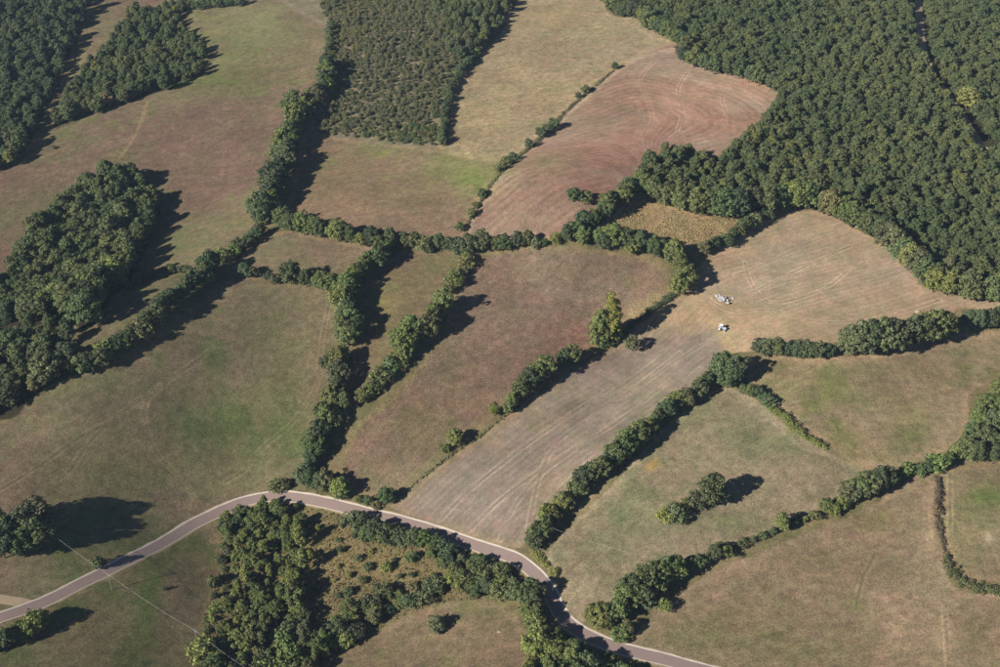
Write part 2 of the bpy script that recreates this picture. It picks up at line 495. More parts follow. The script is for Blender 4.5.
# vehicle tracks: photo polyline, colour as seen, width in metres, strength, paired wheel lines or one strip
TRACKS = [
 ([(745,262),(752,285),(770,302),(800,298),(830,285),(850,268)], (180,162,134), 0.6, 0.5, True),
 ([(735,275),(755,268),(790,252),(820,238)], (180,162,134), 0.6, 0.5, True),
 ([(752,292),(785,276),(815,262),(850,246)], (180,162,134), 0.6, 0.5, True),
 ([(712,302),(735,312),(770,310),(820,322),(880,318),(940,300)], (180,162,134), 0.6, 0.4, True),
 ([(470,530),(500,500),(540,470),(580,445),(620,420),(670,380)], (178,160,134), 0.6, 0.5, True),
 ([(440,520),(470,490),(520,450),(570,415),(620,382),(665,350)], (178,160,134), 0.6, 0.4, True),
 ([(500,540),(515,505),(540,475),(575,450)], (178,160,134), 0.6, 0.4, True),
 ([(655,60),(640,80),(648,100),(652,120),(640,140)], (180,150,130), 0.6, 0.5, True),
 ([(690,68),(678,90),(682,112),(676,135)], (180,150,130), 0.6, 0.5, True),
 ([(735,80),(722,98),(726,115),(712,135)], (180,150,130), 0.6, 0.5, True),
 ([(620,95),(636,100),(642,118),(636,140)], (186,160,138), 0.8, 0.6, True),
 ([(262,-30),(285,0),(300,12),(324,24)], (158,142,126), 3.0, 0.8, False),
 ([(232,338),(215,347),(195,360),(172,372),(158,382),(146,392),(143,408),(147,428),(155,450),(170,468),(186,484),(195,500)], (152,136,100), 0.55, 0.75, True),
 ([(172,372),(150,385),(125,405),(105,425),(85,447),(70,470),(55,482)], (148,132,98), 0.5, 0.55, True),
 ([(143,400),(110,420),(75,440),(40,465),(0,490)], (92,94,64), 0.7, 0.5, True),
 ([(330,300),(322,340),(318,380),(308,400),(290,425),(260,450),(245,470),(225,482)], (146,128,98), 0.6, 0.5, True),
 ([(190,527),(188,510),(192,495)], (150,134,108), 1.6, 0.5, False),
 ([(526,546),(530,518),(536,490),(545,462),(560,440),(590,418),(625,398),(655,376),(690,352),(722,334)], (186,168,142), 0.5, 0.75, True),
 ([(600,372),(618,380),(632,388),(655,372),(680,352)], (182,164,138), 0.5, 0.6, True),
 ([(520,540),(540,510),(580,470),(620,436),(660,404),(700,368)], (186,168,142), 0.6, 0.6, True),
 ([(147,102),(142,118),(134,137),(120,158)], (166,146,108), 1.1, 0.7, False),
 ([(134,138),(110,142),(60,152),(30,162)], (150,132,102), 1.0, 0.5, False),
 ([(134,138),(165,130),(200,118)], (118,102,80), 0.9, 0.4, False),
 ([(495,161),(440,150),(380,144),(308,135)], (158,136,104), 2.0, 0.5, False),
 ([(388,168),(372,180),(358,188)], (156,136,108), 0.8, 0.6, False),
 ([(672,48),(640,58),(615,74),(590,95),(560,122)], (190,166,134), 1.4, 0.55, False),
 ([(684,45),(650,35),(620,15),(600,-10)], (186,164,130), 2.0, 0.55, False),
 ([(925,500),(928,530),(935,560),(941,590),(945,615),(948,660)], (168,148,120), 0.8, 0.6, True),
 ([(882,540),(872,560),(862,580),(855,610)], (112,110,76), 1.2, 0.4, True),
 ([(664,608),(690,630),(710,645),(730,668)], (160,144,110), 1.0, 0.5, False),
 ([(736,395),(752,404),(775,424),(800,446),(828,456),(846,470),(838,490)], (172,156,130), 1.3, 0.55, False),
 ([(950,472),(950,500),(950,530)], (150,136,108), 0.5, 0.5, True),
 ([(690,291),(704,310),(722,330),(730,348)], (184,160,120), 3.2, 0.5, False),
 ([(190,510),(186,490),(178,470)], (150,134,104), 1.0, 0.35, False),
 ([(985,340),(975,380),(955,420),(930,450),(890,468)], (166,144,116), 4.0, 0.4, False),
 ([(760,357),(820,360),(870,358),(930,345),(1000,335)], (168,142,110), 3.0, 0.5, False),
 ([(245,245),(262,240),(278,233)], (160,138,106), 1.5, 0.5, False),
 ([(228,285),(245,262),(262,246)], (150,132,100), 1.6, 0.5, False),
 ([(400,512),(425,482),(460,452),(515,412),(562,374)], (170,146,104), 0.8, 0.6, False),
]
# patches of other growth or soil, plus painted slope light and shade on one brow: photo x, y, rx, ry, colour as seen, strength
PATCHES = [
 (215,425,55,38,(90,102,60),0.75),(130,478,40,18,(100,102,66),0.5),(265,330,28,26,(98,104,64),0.5),(90,385,55,14,(104,112,70),0.55),
 (60,450,50,26,(126,110,84),0.45),(205,388,30,16,(128,110,86),0.6),(190,312,40,18,(118,118,74),0.45),(285,395,25,30,(96,104,64),0.55),(320,330,12,50,(122,104,84),0.5),
 (240,38,60,34,(122,126,82),0.7),(215,80,50,16,(108,118,66),0.65),(265,20,40,18,(128,128,88),0.5),(215,140,75,36,(124,102,86),0.65),(90,160,60,30,(128,114,88),0.5),
 (60,130,40,12,(110,112,74),0.4),(190,235,50,25,(108,110,74),0.5),(30,190,40,25,(122,108,84),0.5),(60,215,30,15,(108,110,74),0.5),(110,25,16,40,(120,116,80),0.4),
 (470,178,26,16,(118,130,68),0.75),(455,165,40,10,(126,132,80),0.5),(370,150,25,7,(116,124,72),0.5),(330,200,40,16,(138,116,90),0.4),(410,200,60,20,(124,108,84),0.4),(325,160,14,8,(118,120,74),0.4),
 (300,250,30,9,(122,112,86),0.4),(270,268,26,7,(130,116,88),0.4),
 (530,60,50,30,(158,140,106),0.4),(480,120,30,30,(170,148,110),0.45),(600,35,36,18,(150,140,106),0.5),(545,100,40,20,(166,146,110),0.4),(560,15,40,16,(162,142,102),0.4),
 (640,100,40,26,(140,120,92),0.45),(600,160,40,26,(158,118,100),0.55),(690,95,60,26,(164,134,112),0.4),(720,125,40,12,(162,116,98),0.5),(640,130,26,26,(150,112,96),0.5),(520,215,30,14,(150,128,104),0.4),(545,165,30,9,(132,124,80),0.5),(600,190,30,9,(150,110,92),0.5),(660,55,30,9,(150,130,112),0.5),(740,88,46,9,(176,140,108),0.5),
 (660,215,40,12,(150,130,92),0.4),(800,250,60,30,(170,148,116),0.4),(765,290,40,22,(158,142,122),0.55),(800,255,26,22,(160,146,126),0.4),(895,270,26,14,(166,150,130),0.5),(860,310,60,14,(172,150,120),0.5),(735,320,40,12,(176,152,116),0.5),(720,262,22,14,(166,140,108),0.5),
 (480,495,70,34,(152,138,122),0.55),(650,320,40,16,(180,154,116),0.7),(690,310,26,16,(180,156,118),0.6),(600,400,60,18,(158,142,120),0.4),(560,500,30,30,(164,142,112),0.5),(640,385,26,10,(142,132,104),0.4),(450,510,40,14,(150,136,120),0.4),
 (580,268,40,16,(108,96,72),0.45),(538,270,18,22,(158,142,116),0.42),(510,285,16,30,(112,104,76),0.45),(470,300,14,30,(140,124,98),0.4),(570,340,50,26,(128,98,80),0.5),(420,430,50,40,(104,104,68),0.5),(470,400,40,26,(132,106,84),0.4),(500,350,50,30,(134,110,88),0.4),(650,280,16,12,(154,128,100),0.5),(380,470,26,16,(126,108,82),0.4),(450,360,16,30,(112,108,72),0.4),  # opening pair: shaded and sunlit flank of the brow painted in as colour
 (385,300,18,20,(130,126,74),0.5),(440,262,24,8,(110,116,70),0.55),(400,340,20,16,(128,112,86),0.4),
 (690,410,40,16,(112,116,80),0.6),(740,440,34,20,(110,116,80),0.55),(700,450,36,16,(152,136,110),0.55),(625,510,30,24,(116,122,86),0.6),(720,520,60,10,(112,116,78),0.5),(800,475,40,16,(154,138,112),0.55),(655,468,6,5,(190,152,90),0.7),(590,555,30,16,(112,118,84),0.5),(580,590,16,26,(160,142,116),0.5),(680,545,50,10,(152,136,114),0.45),(770,445,30,12,(110,114,80),0.5),
 (800,390,40,14,(112,116,68),0.5),(860,370,50,9,(112,114,72),0.5),(910,430,18,20,(104,114,66),0.65),(855,400,16,8,(104,112,64),0.5),(880,420,40,12,(150,132,104),0.5),(920,380,40,14,(146,126,98),0.5),(970,350,16,7,(112,114,74),0.5),(770,365,20,14,(122,108,82),0.5),(840,450,40,12,(140,126,92),0.4),
 (870,520,24,14,(120,112,70),0.6),(740,580,40,20,(142,122,96),0.45),(820,560,40,16,(124,112,84),0.4),(900,600,40,16,(148,130,104),0.4),(860,605,10,10,(104,112,60),0.5),(800,650,60,18,(112,112,72),0.55),(690,640,40,18,(106,110,70),0.6),(960,640,40,20,(128,112,84),0.4),(920,545,20,30,(156,136,108),0.45),(900,620,20,10,(152,134,106),0.4),(945,640,12,16,(172,152,122),0.45),(750,620,60,16,(122,112,80),0.4),
 (985,500,22,20,(94,112,56),0.65),(965,545,20,24,(124,122,80),0.4),(992,536,5,5,(186,170,144),0.6),(935,500,9,30,(152,130,104),0.4),
 (150,600,14,60,(90,106,54),0.65),(130,650,18,26,(92,104,52),0.5),(80,640,40,20,(128,112,86),0.45),(180,560,26,10,(98,106,62),0.5),(78,625,7,4,(140,132,70),0.6),(180,620,12,50,(122,108,82),0.4),(20,655,20,10,(96,106,58),0.6),
 (440,640,50,20,(130,114,88),0.4),(480,612,30,8,(112,110,70),0.5),
 (370,560,50,26,(142,124,84),0.6),(330,530,20,14,(136,118,80),0.5),(430,575,26,14,(128,114,76),0.5),(225,590,10,40,(146,124,86),0.5),
 (380,30,40,26,(150,128,112),0.5),(360,60,40,16,(126,110,92),0.4),(420,120,50,20,(120,112,80),0.6),
]

# ------------------------------------------------------------------ ground mesh
CELL = 0.9
gx = np.arange(-500, 500 + CELL, CELL)
gy = np.arange(225, 1010, CELL)
GX, GY = np.meshgrid(gx, gy, indexing='ij')
nx, ny = GX.shape
GZ = height(GX, GY)
PXg, PYg = project(GX, GY, GZ)
keep = (PXg > -150) & (PXg < 1150) & (PYg > -45) & (PYg < 725)

nz1, nz2, nz3 = Noise(1), Noise(2), Noise(3)


def to_world_poly(poly, wob=0.5):
    s = spline(poly, 6, closed=True)
    x, y, z = ground_at(s[:, 0], s[:, 1])
    p = np.stack([x, y], 1)
    p = resample(np.vstack([p, p[:1]]), 3.0)[:-1]
    w = np.stack([nz1(p[:, 0] / 5.0, p[:, 1] / 5.0) - 0.5, nz2(p[:, 0] / 5.0, p[:, 1] / 5.0) - 0.5], 1)
    return p + w * 2 * wob


FW = [to_world_poly(f[2]) for f in FIELDS]
FLW = [to_world_poly(f[0]) for f in FLOORS]

# snap ground vertices onto field outlines and note the distance to the nearest outline
best = np.full(GX.shape, 99.0)
SXn, SYn = GX.copy(), GY.copy()
WIN = 5.0


def stamp_segments(line, closed, dist, snap=None):
    m = len(line)
    for i in range(m if closed else m - 1):
        a = line[i]; b = line[(i + 1) % m]
        i0 = int((min(a[0], b[0]) - WIN - gx[0]) / CELL); i1 = int((max(a[0], b[0]) + WIN - gx[0]) / CELL) + 2
        j0 = int((min(a[1], b[1]) - WIN - gy[0]) / CELL); j1 = int((max(a[1], b[1]) + WIN - gy[0]) / CELL) + 2
        i0 = max(i0, 0); j0 = max(j0, 0); i1 = min(i1, nx); j1 = min(j1, ny)
        if i0 >= i1 or j0 >= j1:
            continue
        X = GX[i0:i1, j0:j1]; Y = GY[i0:i1, j0:j1]
        d = b - a; L2 = (d * d).sum() + 1e-9
        t = np.clip(((X - a[0]) * d[0] + (Y - a[1]) * d[1]) / L2, 0, 1)
        qx = a[0] + t * d[0]; qy = a[1] + t * d[1]
        ds = np.hypot(X - qx, Y - qy)
        sub = dist[i0:i1, j0:j1]
        upd = ds < sub
        sub[upd] = ds[upd]
        if snap is not None:
            snap[0][i0:i1, j0:j1][upd] = qx[upd]
            snap[1][i0:i1, j0:j1][upd] = qy[upd]


for p in FW:
    stamp_segments(p, True, best, (SXn, SYn))
near = best < CELL * 0.5
VX = np.where(near, SXn, GX); VY = np.where(near, SYn, GY)
VZ = height(VX, VY)

fx, fy = GX.ravel(), GY.ravel()
vert_field = np.full(fx.shape, -1, int)
for i, p in enumerate(FW):
    vert_field[inside(p, fx, fy)] = i
for i, p in enumerate(FLW):
    vert_field[inside(p, fx, fy) & (vert_field < 0)] = 100 + i
# woods and scrub floors lie over the meadow that surrounds them
for i in (0, 1, 2, 3, 6):
    vert_field[inside(FLW[i], fx, fy)] = 100 + i

edge = np.minimum(best.ravel(), 50)
col = np.zeros((len(fx), 3))
nA = nz1.fbm(fx, fy, 38.0, 4); nB = nz2.fbm(fx, fy, 26.0, 5, 0.62); nC = nz3.fbm(fx, fy, 9.0, 4, 0.65)
verge_a, verge_b = lin(134, 121, 88), lin(116, 109, 75)
k = smooth(0.35, 0.65, nC)[:, None]
col[:] = verge_a * (1 - k) + verge_b * k
for i, f in enumerate(FIELDS):
    s = vert_field == i
    A, B, G = [lin(*c) for c in f[3]]
    w = smooth(0.40, 0.62, nA[s])[:, None]
    g = (smooth(0.66 - 0.28 * f[4], 0.80 - 0.28 * f[4], 0.6 * nB[s] + 0.4 * nC[s]) * 0.75)[:, None]
    c = A * (1 - w) + B * w
    c = c * (1 - g) + G * g
    if f[5]:
        e = ((1 - smooth(0.8, 4.0, edge[s] + 2.4 * (nC[s] - 0.5))) * 0.65)[:, None]
        c = c * (1 - e) + lin(*f[5]) * e
    col[s] = c
for i, f in enumerate(FLOORS):
    s = vert_field == 100 + i
    w = (0.75 + 0.5 * nC[s])[:, None]
    col[s] = lin(*f[1]) * w

# patches of growth, soil and painted slope shading: soft, broken-edged
pxg, pyg = project(fx, fy, GZ.ravel())
wx = pxg + 22 * (nz2.fbm(fx, fy, 14.0, 4) - 0.5); wy = pyg + 14 * (nz3.fbm(fx, fy, 14.0, 4) - 0.5)
for (a, b, rx, ry, c, st) in PATCHES:
    s = np.nonzero((np.abs(pxg - a) < 2.2 * rx + 15) & (np.abs(pyg - b) < 2.2 * ry + 10))[0]
    d = ((wx[s] - a) / rx) ** 2 + ((wy[s] - b) / ry) ** 2
    w = np.exp(-d * 0.9) * st * (0.55 + 0.9 * nC[s])
    w = np.clip(w, 0, 1)[:, None]
    col[s] = col[s] * (1 - w) + lin(*c) * w

# wheel tracks
wheel_d = np.full(GX.shape, 99.0)
for (pts, c, wid, st, pair) in TRACKS:
    line = resample(ground_line(pts, 6), 2.0)
    if pair:
        stamp_segments(line, False, wheel_d)
        st = st * 0.35; wid = 1.3
    lines = [line]
    dist = np.full(GX.shape, 99.0)
    for l in lines:
        stamp_segments(l, False, dist)
    dd = dist.ravel()
    s = np.nonzero(dd < wid * 3 + 1)[0]
    w = (np.exp(-(dd[s] / (wid * 0.8)) ** 2) * st * 0.72 * np.clip(0.25 + 1.5 * nC[s], 0, 1.2))
    w = np.clip(w, 0, 1)[:, None]
    col[s] = col[s] * (1 - w) + lin(*c) * w

hue = (nz2.fbm(fx, fy, 7.0, 4, 0.8) - 0.5)[:, None]
col *= np.array([0.975, 0.985, 1.07]) * (1 + hue * np.array([0.42, 0.16, 0.28]))
col = np.clip(col * (0.70 + 0.60 * nz1.fbm(fx, fy, 16.0, 5, 0.75))[:, None], 0, 0.9)

# furrow coordinate: metres across the working direction
def rot_coord(cx, cy, ang):
    return (fx - cx) * math.cos(ang) + (fy - cy) * math.sin(ang)

fur = np.zeros(len(fx)); alo = np.zeros(len(fx))
DIRS = [20, 35, 40, 15, 10, 60, 30, 20, 34, 47, 50, 55, 40, 10, 25, 80, 60, 20]      # working direction of each field, degrees
for i, f in enumerate(FIELDS):
    s = vert_field == i
    a_ = math.radians(DIRS[i])
    alo[s] = rot_coord(0, 0, a_)[s]
    fur[s] = (rot_coord(0, 0, a_ + math.pi / 2) + 7 * np.sin(rot_coord(0, 0, a_) / 50.0 + i))[s]
for i, f in enumerate(FIELDS):
    s = vert_field == i
    if f[0] == "harrowed_field":
        X, Y, _ = ground_at(np.array([640.0, 655.0]), np.array([120.0, 135.0]))
        a = np.hypot((fx - X[0]) * 0.8, (fy - Y[0]) * 1.0)       # loops round the eastern end
        b = rot_coord(X[0], Y[0], math.radians(128))
        t = smooth(-25, 25, fx - X[0])
        fur[s] = (a * t + b * (1 - t))[s]
    elif f[0] == "bare_field":
        X, Y, _ = ground_at(np.array([770.0]), np.array([268.0]))
        fur[s] = (rot_coord(X[0], Y[0], math.radians(124)) + 5 * np.sin(rot_coord(X[0], Y[0], math.radians(34)) / 40))[s]
    elif f[0] == "stubble_field":
        X, Y, _ = ground_at(np.array([560.0]), np.array([430.0]))
        fur[s] = (rot_coord(X[0], Y[0], math.radians(137)) + 6 * np.sin(rot_coord(X[0], Y[0], math.radians(47)) / 55))[s]
    elif f[0] == "ploughed_field":
        X, Y, _ = ground_at(np.array([500.0]), np.array([350.0]))
        fur[s] = (rot_coord(X[0], Y[0], math.radians(140)) + 9 * np.sin(rot_coord(X[0], Y[0], math.radians(50)) / 45))[s]

# faces
idx = np.arange(nx * ny).reshape(nx, ny)
q = np.stack([idx[:-1, :-1], idx[1:, :-1], idx[1:, 1:], idx[:-1, 1:]], -1).reshape(-1, 4)
kq = (keep[:-1, :-1] & keep[1:, 1:]).ravel()
q = q[kq]
cxq = VX.ravel()[q].mean(1); cyq = VY.ravel()[q].mean(1)
qf = np.full(len(q), -1, int)
for i, p in enumerate(FW):
    qf[inside(p, cxq, cyq)] = i
for i in (0, 1, 2, 3, 6):
    qf[inside(FLW[i], cxq, cyq)] = -1
V3 = np.stack([VX.ravel(), VY.ravel(), VZ.ravel()], 1)


def emit_ground(name, mat, sel, kind="structure"):
    qq = q[sel]
    used, inv = np.unique(qq, return_inverse=True)
    me = mesh_from(name, V3[used], inv.reshape(-1, 4), mat, True)
    ca = me.attributes.new("soil", 'FLOAT_COLOR', 'POINT')
    ca.data.foreach_set("color", np.concatenate([col[used], np.ones((len(used), 1))], 1).astype(np.float32).ravel())
    fa = me.attributes.new("furrow", 'FLOAT', 'POINT')
    fa.data.foreach_set("value", fur[used].astype(np.float32))
    wa = me.attributes.new("wheel", 'FLOAT', 'POINT')
    wa.data.foreach_set("value", np.minimum(wheel_d.ravel()[used], 6.0).astype(np.float32))
    fb = me.attributes.new("along", 'FLOAT', 'POINT')
    fb.data.foreach_set("value", alo[used].astype(np.float32))
    return add_obj(name, me, kind=kind)


emit_ground("ground", M_GROUND, qf < 0)
for i, f in enumerate(FIELDS):
    emit_ground(f[0], f[1], qf == i)

# the land beyond the frame: one coarse sheet a little lower, out to the horizon
cx_ = np.concatenate([np.arange(-6000, -600, 300), np.arange(-600, 600, 20), np.arange(600, 6001, 300)])
cy_ = np.concatenate([np.arange(-4000, -100, 300), np.arange(-100, 1300, 20), np.arange(1300, 9001, 300)])
CX, CY = np.meshgrid(cx_, cy_, indexing='ij')
far = np.maximum(0, np.hypot(CX, CY - 500) - 900) / 1000.0
CZ = height(CX, CY) - 1.2 + far * 2.5 * np.sin(CX / 700.0) * np.cos(CY / 900.0)
ci = np.arange(CX.size).reshape(CX.shape)
cq = np.stack([ci[:-1, :-1], ci[1:, :-1], ci[1:, 1:], ci[:-1, 1:]], -1).reshape(-1, 4)
M_FAR = ground_material("far_grass", 0.5, streak=0.0, wheel=0.0)
me = mesh_from("terrain", np.stack([CX.ravel(), CY.ravel(), CZ.ravel()], 1), cq, M_FAR, True)
ca = me.attributes.new("soil", 'FLOAT_COLOR', 'POINT')
cc = np.ones((CX.size, 4)); cc[:, :3] = lin(132, 119, 90)
ca.data.foreach_set("color", cc.astype(np.float32).ravel())
add_obj("terrain", me, kind="structure")


# ------------------------------------------------------------------ road
def ribbon(line, offs, lift, name, mat, kind="structure", wob=0.0):
    """offs: across offsets of the strip's columns, in metres"""
    d = np.gradient(line, axis=0); d /= np.linalg.norm(d, axis=1)[:, None]
    nrm = np.stack([-d[:, 1], d[:, 0]], 1)
    cols = []
    for k, o in enumerate(offs):
        oo = np.full(len(line), float(o))
        if wob and k in (0, len(offs) - 1):
            oo = oo + wob * (nz1(line[:, 0] / 3.0 + o, line[:, 1] / 3.0) - 0.5) * 2
        p = line + nrm * oo[:, None]
        cols.append(np.stack([p[:, 0], p[:, 1], height(p[:, 0], p[:, 1]) + lift], 1))
    V = np.stack(cols, 1)
    n, m = V.shape[:2]
    ii = np.arange(n * m).reshape(n, m)
    F = np.stack([ii[:-1, :-1], ii[:-1, 1:], ii[1:, 1:], ii[1:, :-1]], -1).reshape(-1, 4)[:, ::-1]
    return add_obj(name, mesh_from(name, V.reshape(-1, 3), F, mat, True), kind=kind)


M_ASPHALT = plain_material("worn_asphalt", lin(150, 131, 126), 0.9, 0.16, 0.35)
M_EDGE = plain_material("pale_gutter", lin(212, 200, 188), 0.9, 0.28, 0.5)
M_EDGE2 = plain_material("pale_gravel", lin(158, 142, 110), 0.95, 0.35, 0.6)
M_DIRT = plain_material("pale_dirt", lin(180, 160, 132), 0.95, 0.25, 0.5)
ribbon(road_xy, (-3.0, -2.0, 2.0, 3.1), 0.05, "road_shoulder", M_EDGE2, wob=0.5)
ribbon(road_xy, (-2.3, -1.2, 0, 1.2, 2.3), 0.09, "road", M_ASPHALT)
ribbon(road_xy, (2.15, 2.85), 0.12, "road_gutter", M_EDGE, wob=0.12)
ribbon(road_xy, (-2.45, -2.15), 0.12, "road_edge_line", M_EDGE, wob=0.06)
ribbon(side_xy, (-2.0, 0, 2.0), 0.04, "side_road", M_DIRT, wob=0.4)
FOREST_TRACK = [(916,-40),(918,0),(920,25),(922,45),(927,62),(934,78),(945,92),(956,107),(966,122),(976,138),(990,155)]
ftrack_xy = resample(ground_line(FOREST_TRACK, 8), 2.0)
ribbon(ftrack_xy, (-2.6, 0, 2.6), 0.05, "forest_track", M_DIRT, wob=0.5)

# ------------------------------------------------------------------ trees


def crown_mesh(name, seed, clumps, leaf=0.7, per=34, squash=0.85):
    """clumps: (x, y, z, r). Each clump is a spray of leaf-cluster cards over its surface and inside it."""
    r = np.random.default_rng(seed)
    Vs, vals = [], []
    for (cx, cy, cz, cr) in clumps:
        n = max(8, int(per * 1.7 * cr * cr / 1.4))
        d = r.normal(size=(n, 3)); d /= np.linalg.norm(d, axis=1)[:, None]
        d[:, 2] = np.where(d[:, 2] < -0.35, -d[:, 2] * 0.6, d[:, 2])
        rad = cr * (0.68 + 0.50 * r.random(n))
        c = np.array([cx, cy, cz]) + d * rad[:, None] * np.array([1, 1, squash])
        nn = d + r.normal(size=(n, 3)) * 0.40
        nn /= np.linalg.norm(nn, axis=1)[:, None]
        t = np.cross(nn, r.normal(size=(n, 3))); t /= np.linalg.norm(t, axis=1)[:, None]
        b = np.cross(nn, t)
        s = leaf * (0.75 + 0.6 * r.random(n))[:, None] * 0.54
        e = (0.7 + 0.5 * r.random(n))[:, None]
        bend = nn * s * 0.35
        quad = np.stack([c - t * s - bend * 0.6, c - b * s * e + bend * 0.4, c + t * s - bend * 0.6, c + b * s * e + bend * 0.4], 1)
        Vs.append(quad)
        vals.append(np.clip(0.5 + 0.12 * r.normal() + 0.2 * r.normal(size=n), 0, 1))
    V = np.concatenate(Vs).reshape(-1, 3); val = np.concatenate(vals)
    F = np.arange(len(V)).reshape(-1, 4)
    me = mesh_from(name, V, F, M_LEAF)
    at = me.attributes.new("leafv", 'FLOAT', 'POINT')
    at.data.foreach_set("value", np.repeat(val, 4).astype(np.float32))
    return me


def trunk_mesh(name, seed, h, r0, limbs, spread, zf=0.35):
    r = random.Random(seed)
    mb = MB()
    bend = (r.uniform(-.3, .3), r.uniform(-.3, .3))
    pts = [(0, 0, -0.5), (0, 0, 0.3), (bend[0] * .5, bend[1] * .5, h * .3), (bend[0], bend[1], h * .62), (bend[0] * 1.2, bend[1] * 1.2, h * .85)]
    mb.tube(pts, [r0 * 1.25, r0, r0 * .8, r0 * .5, r0 * .15], 7)
    for k in range(limbs):
        a = 2 * math.pi * (k + r.random() * .6) / limbs
        z0 = h * r.uniform(zf, .6)
        L = spread * r.uniform(.55, .9)
        p0 = (bend[0] * z0 / h, bend[1] * z0 / h, z0)
        p1 = (p0[0] + math.cos(a) * L * .5, p0[1] + math.sin(a) * L * .5, z0 + h * .12)
        p2 = (p0[0] + math.cos(a) * L, p0[1] + math.sin(a) * L, z0 + h * .22)
        mb.tube([p0, p1, p2], [r0 * .42, r0 * .28, r0 * .08], 5)
    return mb.mesh(name, M_BARK, True)


def blob_clumps(seed, n, rx, ry, z0, z1, cr, top=1.0, lump=0.22):
    """clump centres spread over a lumpy egg from z0 to z1"""
    r = np.random.default_rng(seed)
    out = []
    zc, rz = (z0 + z1) / 2, (z1 - z0) / 2
    ga = math.pi * (3 - math.sqrt(5))
    off = r.random() * 6.28
    for i in range(n):
        u = 1 - 1.75 * (i + 0.5) / n            # from the top down, skipping the very underside
        th = ga * i + off + r.normal() * 0.2
        s = math.sqrt(max(0, 1 - u * u))
        k = 0.74 + lump * r.normal() * 0.8
        k = min(max(k, 0.45), 1.0)
        taper = 1 - (1 - top) * max(u, 0)
        out.append((rx * s * math.cos(th) * k * taper, ry * s * math.sin(th) * k * taper, zc + rz * u * (0.8 + 0.12 * r.normal()), cr * (0.72 + 0.55 * r.random())))
    for i in range(max(2, n // 6)):              # some inside, so that the crown is not hollow
        out.append((rx * .35 * r.normal(), ry * .35 * r.normal(), zc + rz * .3 * r.normal(), cr * 1.1))
    return out


PROTO = {}      # kind -> list of (crown mesh, trunk mesh, nominal height)


def proto(kind, crown, trunk, h):
    PROTO.setdefault(kind, []).append((crown, trunk, h))


for s in range(6):      # broad oak-like tree, 9 m
    w = 3.3 + 0.35 * (s % 3)
    proto("broad", crown_mesh("broad_crown", 100 + s, blob_clumps(200 + s, 52, w * 1.06, w * 1.06 * (0.85 + .05 * s), 0.3, 9.2, 0.95, 1.0, 0.16), 0.46, 50),
          trunk_mesh("broad_trunk", s, 8, 0.22, 6, 2.8), 9.0)
for s in range(5):      # forest tree, close-grown, 11 m
    w = 2.7 + 0.25 * (s % 3)
    proto("forest", crown_mesh("forest_crown", 120 + s, blob_clumps(220 + s, 44, w * 1.06, w * 1.06 * (0.9 + .04 * s), 2.2, 11.2, 0.92, 0.85, 0.16), 0.48, 50),
          trunk_mesh("forest_trunk", 20 + s, 10, 0.2, 5, 2.2, 0.45), 11.0)
for s in range(3):      # slim tall tree, 12 m
    proto("slim", crown_mesh("slim_crown", 140 + s, blob_clumps(240 + s, 24, 2.0, 1.9, 1.0, 12.2, 1.0, 0.6), 0.5, 44),
          trunk_mesh("slim_trunk", 40 + s, 11, 0.18, 5, 1.6), 12.0)
for s in range(5):      # bush, 3.6 m, leaves to the ground
    w = 1.9 + 0.3 * (s % 3)
    proto("bush", crown_mesh("bush_crown", 160 + s, blob_clumps(260 + s, 22, w, w * (0.8 + .08 * s), -0.3, 3.7, 0.68, 1.0, 0.16), 0.36, 64),
          trunk_mesh("bush_stem", 60 + s, 2.6, 0.09, 5, 1.2, 0.15), 3.6)
for s in range(4):      # low shrub, 1.5 m
    proto("shrub", crown_mesh("shrub_crown", 180 + s, blob_clumps(280 + s, 7, 0.95, 0.9, -0.1, 1.5, 0.5), 0.3, 60),
          trunk_mesh("shrub_stem", 80 + s, 1.1, 0.05, 4, 0.5, 0.1), 1.5)
proto("poplar", crown_mesh("poplar_crown", 190, blob_clumps(290, 64, 4.5, 4.2, -6.0, 25, 1.4, 0.8, 0.16), 0.55, 46),
      trunk_mesh("poplar_trunk", 90, 23, 0.35, 9, 2.2, 0.2), 25.0)
proto("poplar", crown_mesh("poplar_crown", 191, blob_clumps(291, 54, 4.9, 4.6, -5.0, 18, 1.4, 0.85, 0.16), 0.55, 46),
      trunk_mesh("poplar_trunk", 91, 16, 0.3, 8, 2.2, 0.2), 18.0)

NAMES = {"broad": "tree", "forest": "tree", "slim": "tree", "bush": "bush", "shrub": "shrub", "poplar": "poplar_tree"}
CATS = {"broad": "tree", "forest": "tree", "slim": "tree", "bush": "bush", "shrub": "shrub", "poplar": "tree"}
GREEN = np.array([0.126, 0.148, 0.068])
GREENS = {"dark": np.array([0.100, 0.122, 0.066]), "mid": GREEN, "light": np.array([0.166, 0.190, 0.070]),
          "yellow": np.array([0.235, 0.235, 0.072]), "olive": np.array([0.150, 0.152, 0.078]), "brown": np.array([0.155, 0.122, 0.080])}
TS = {"broad": 1.36, "forest": 1.32, "slim": 1.30, "bush": 1.30, "shrub": 1.25, "poplar": 1.06}
ALL_TREES = []


def tint(name, spread=0.05):
    c = GREENS[name] * (1 + spread * np.random.default_rng(random.randint(0, 10 ** 9)).normal(size=3) * np.array([1, .7, 1]))
    c = np.clip(c * random.uniform(0.85, 1.15), 0.01, 0.5)
    return (float(c[0]), float(c[1]), float(c[2]), 1.0)


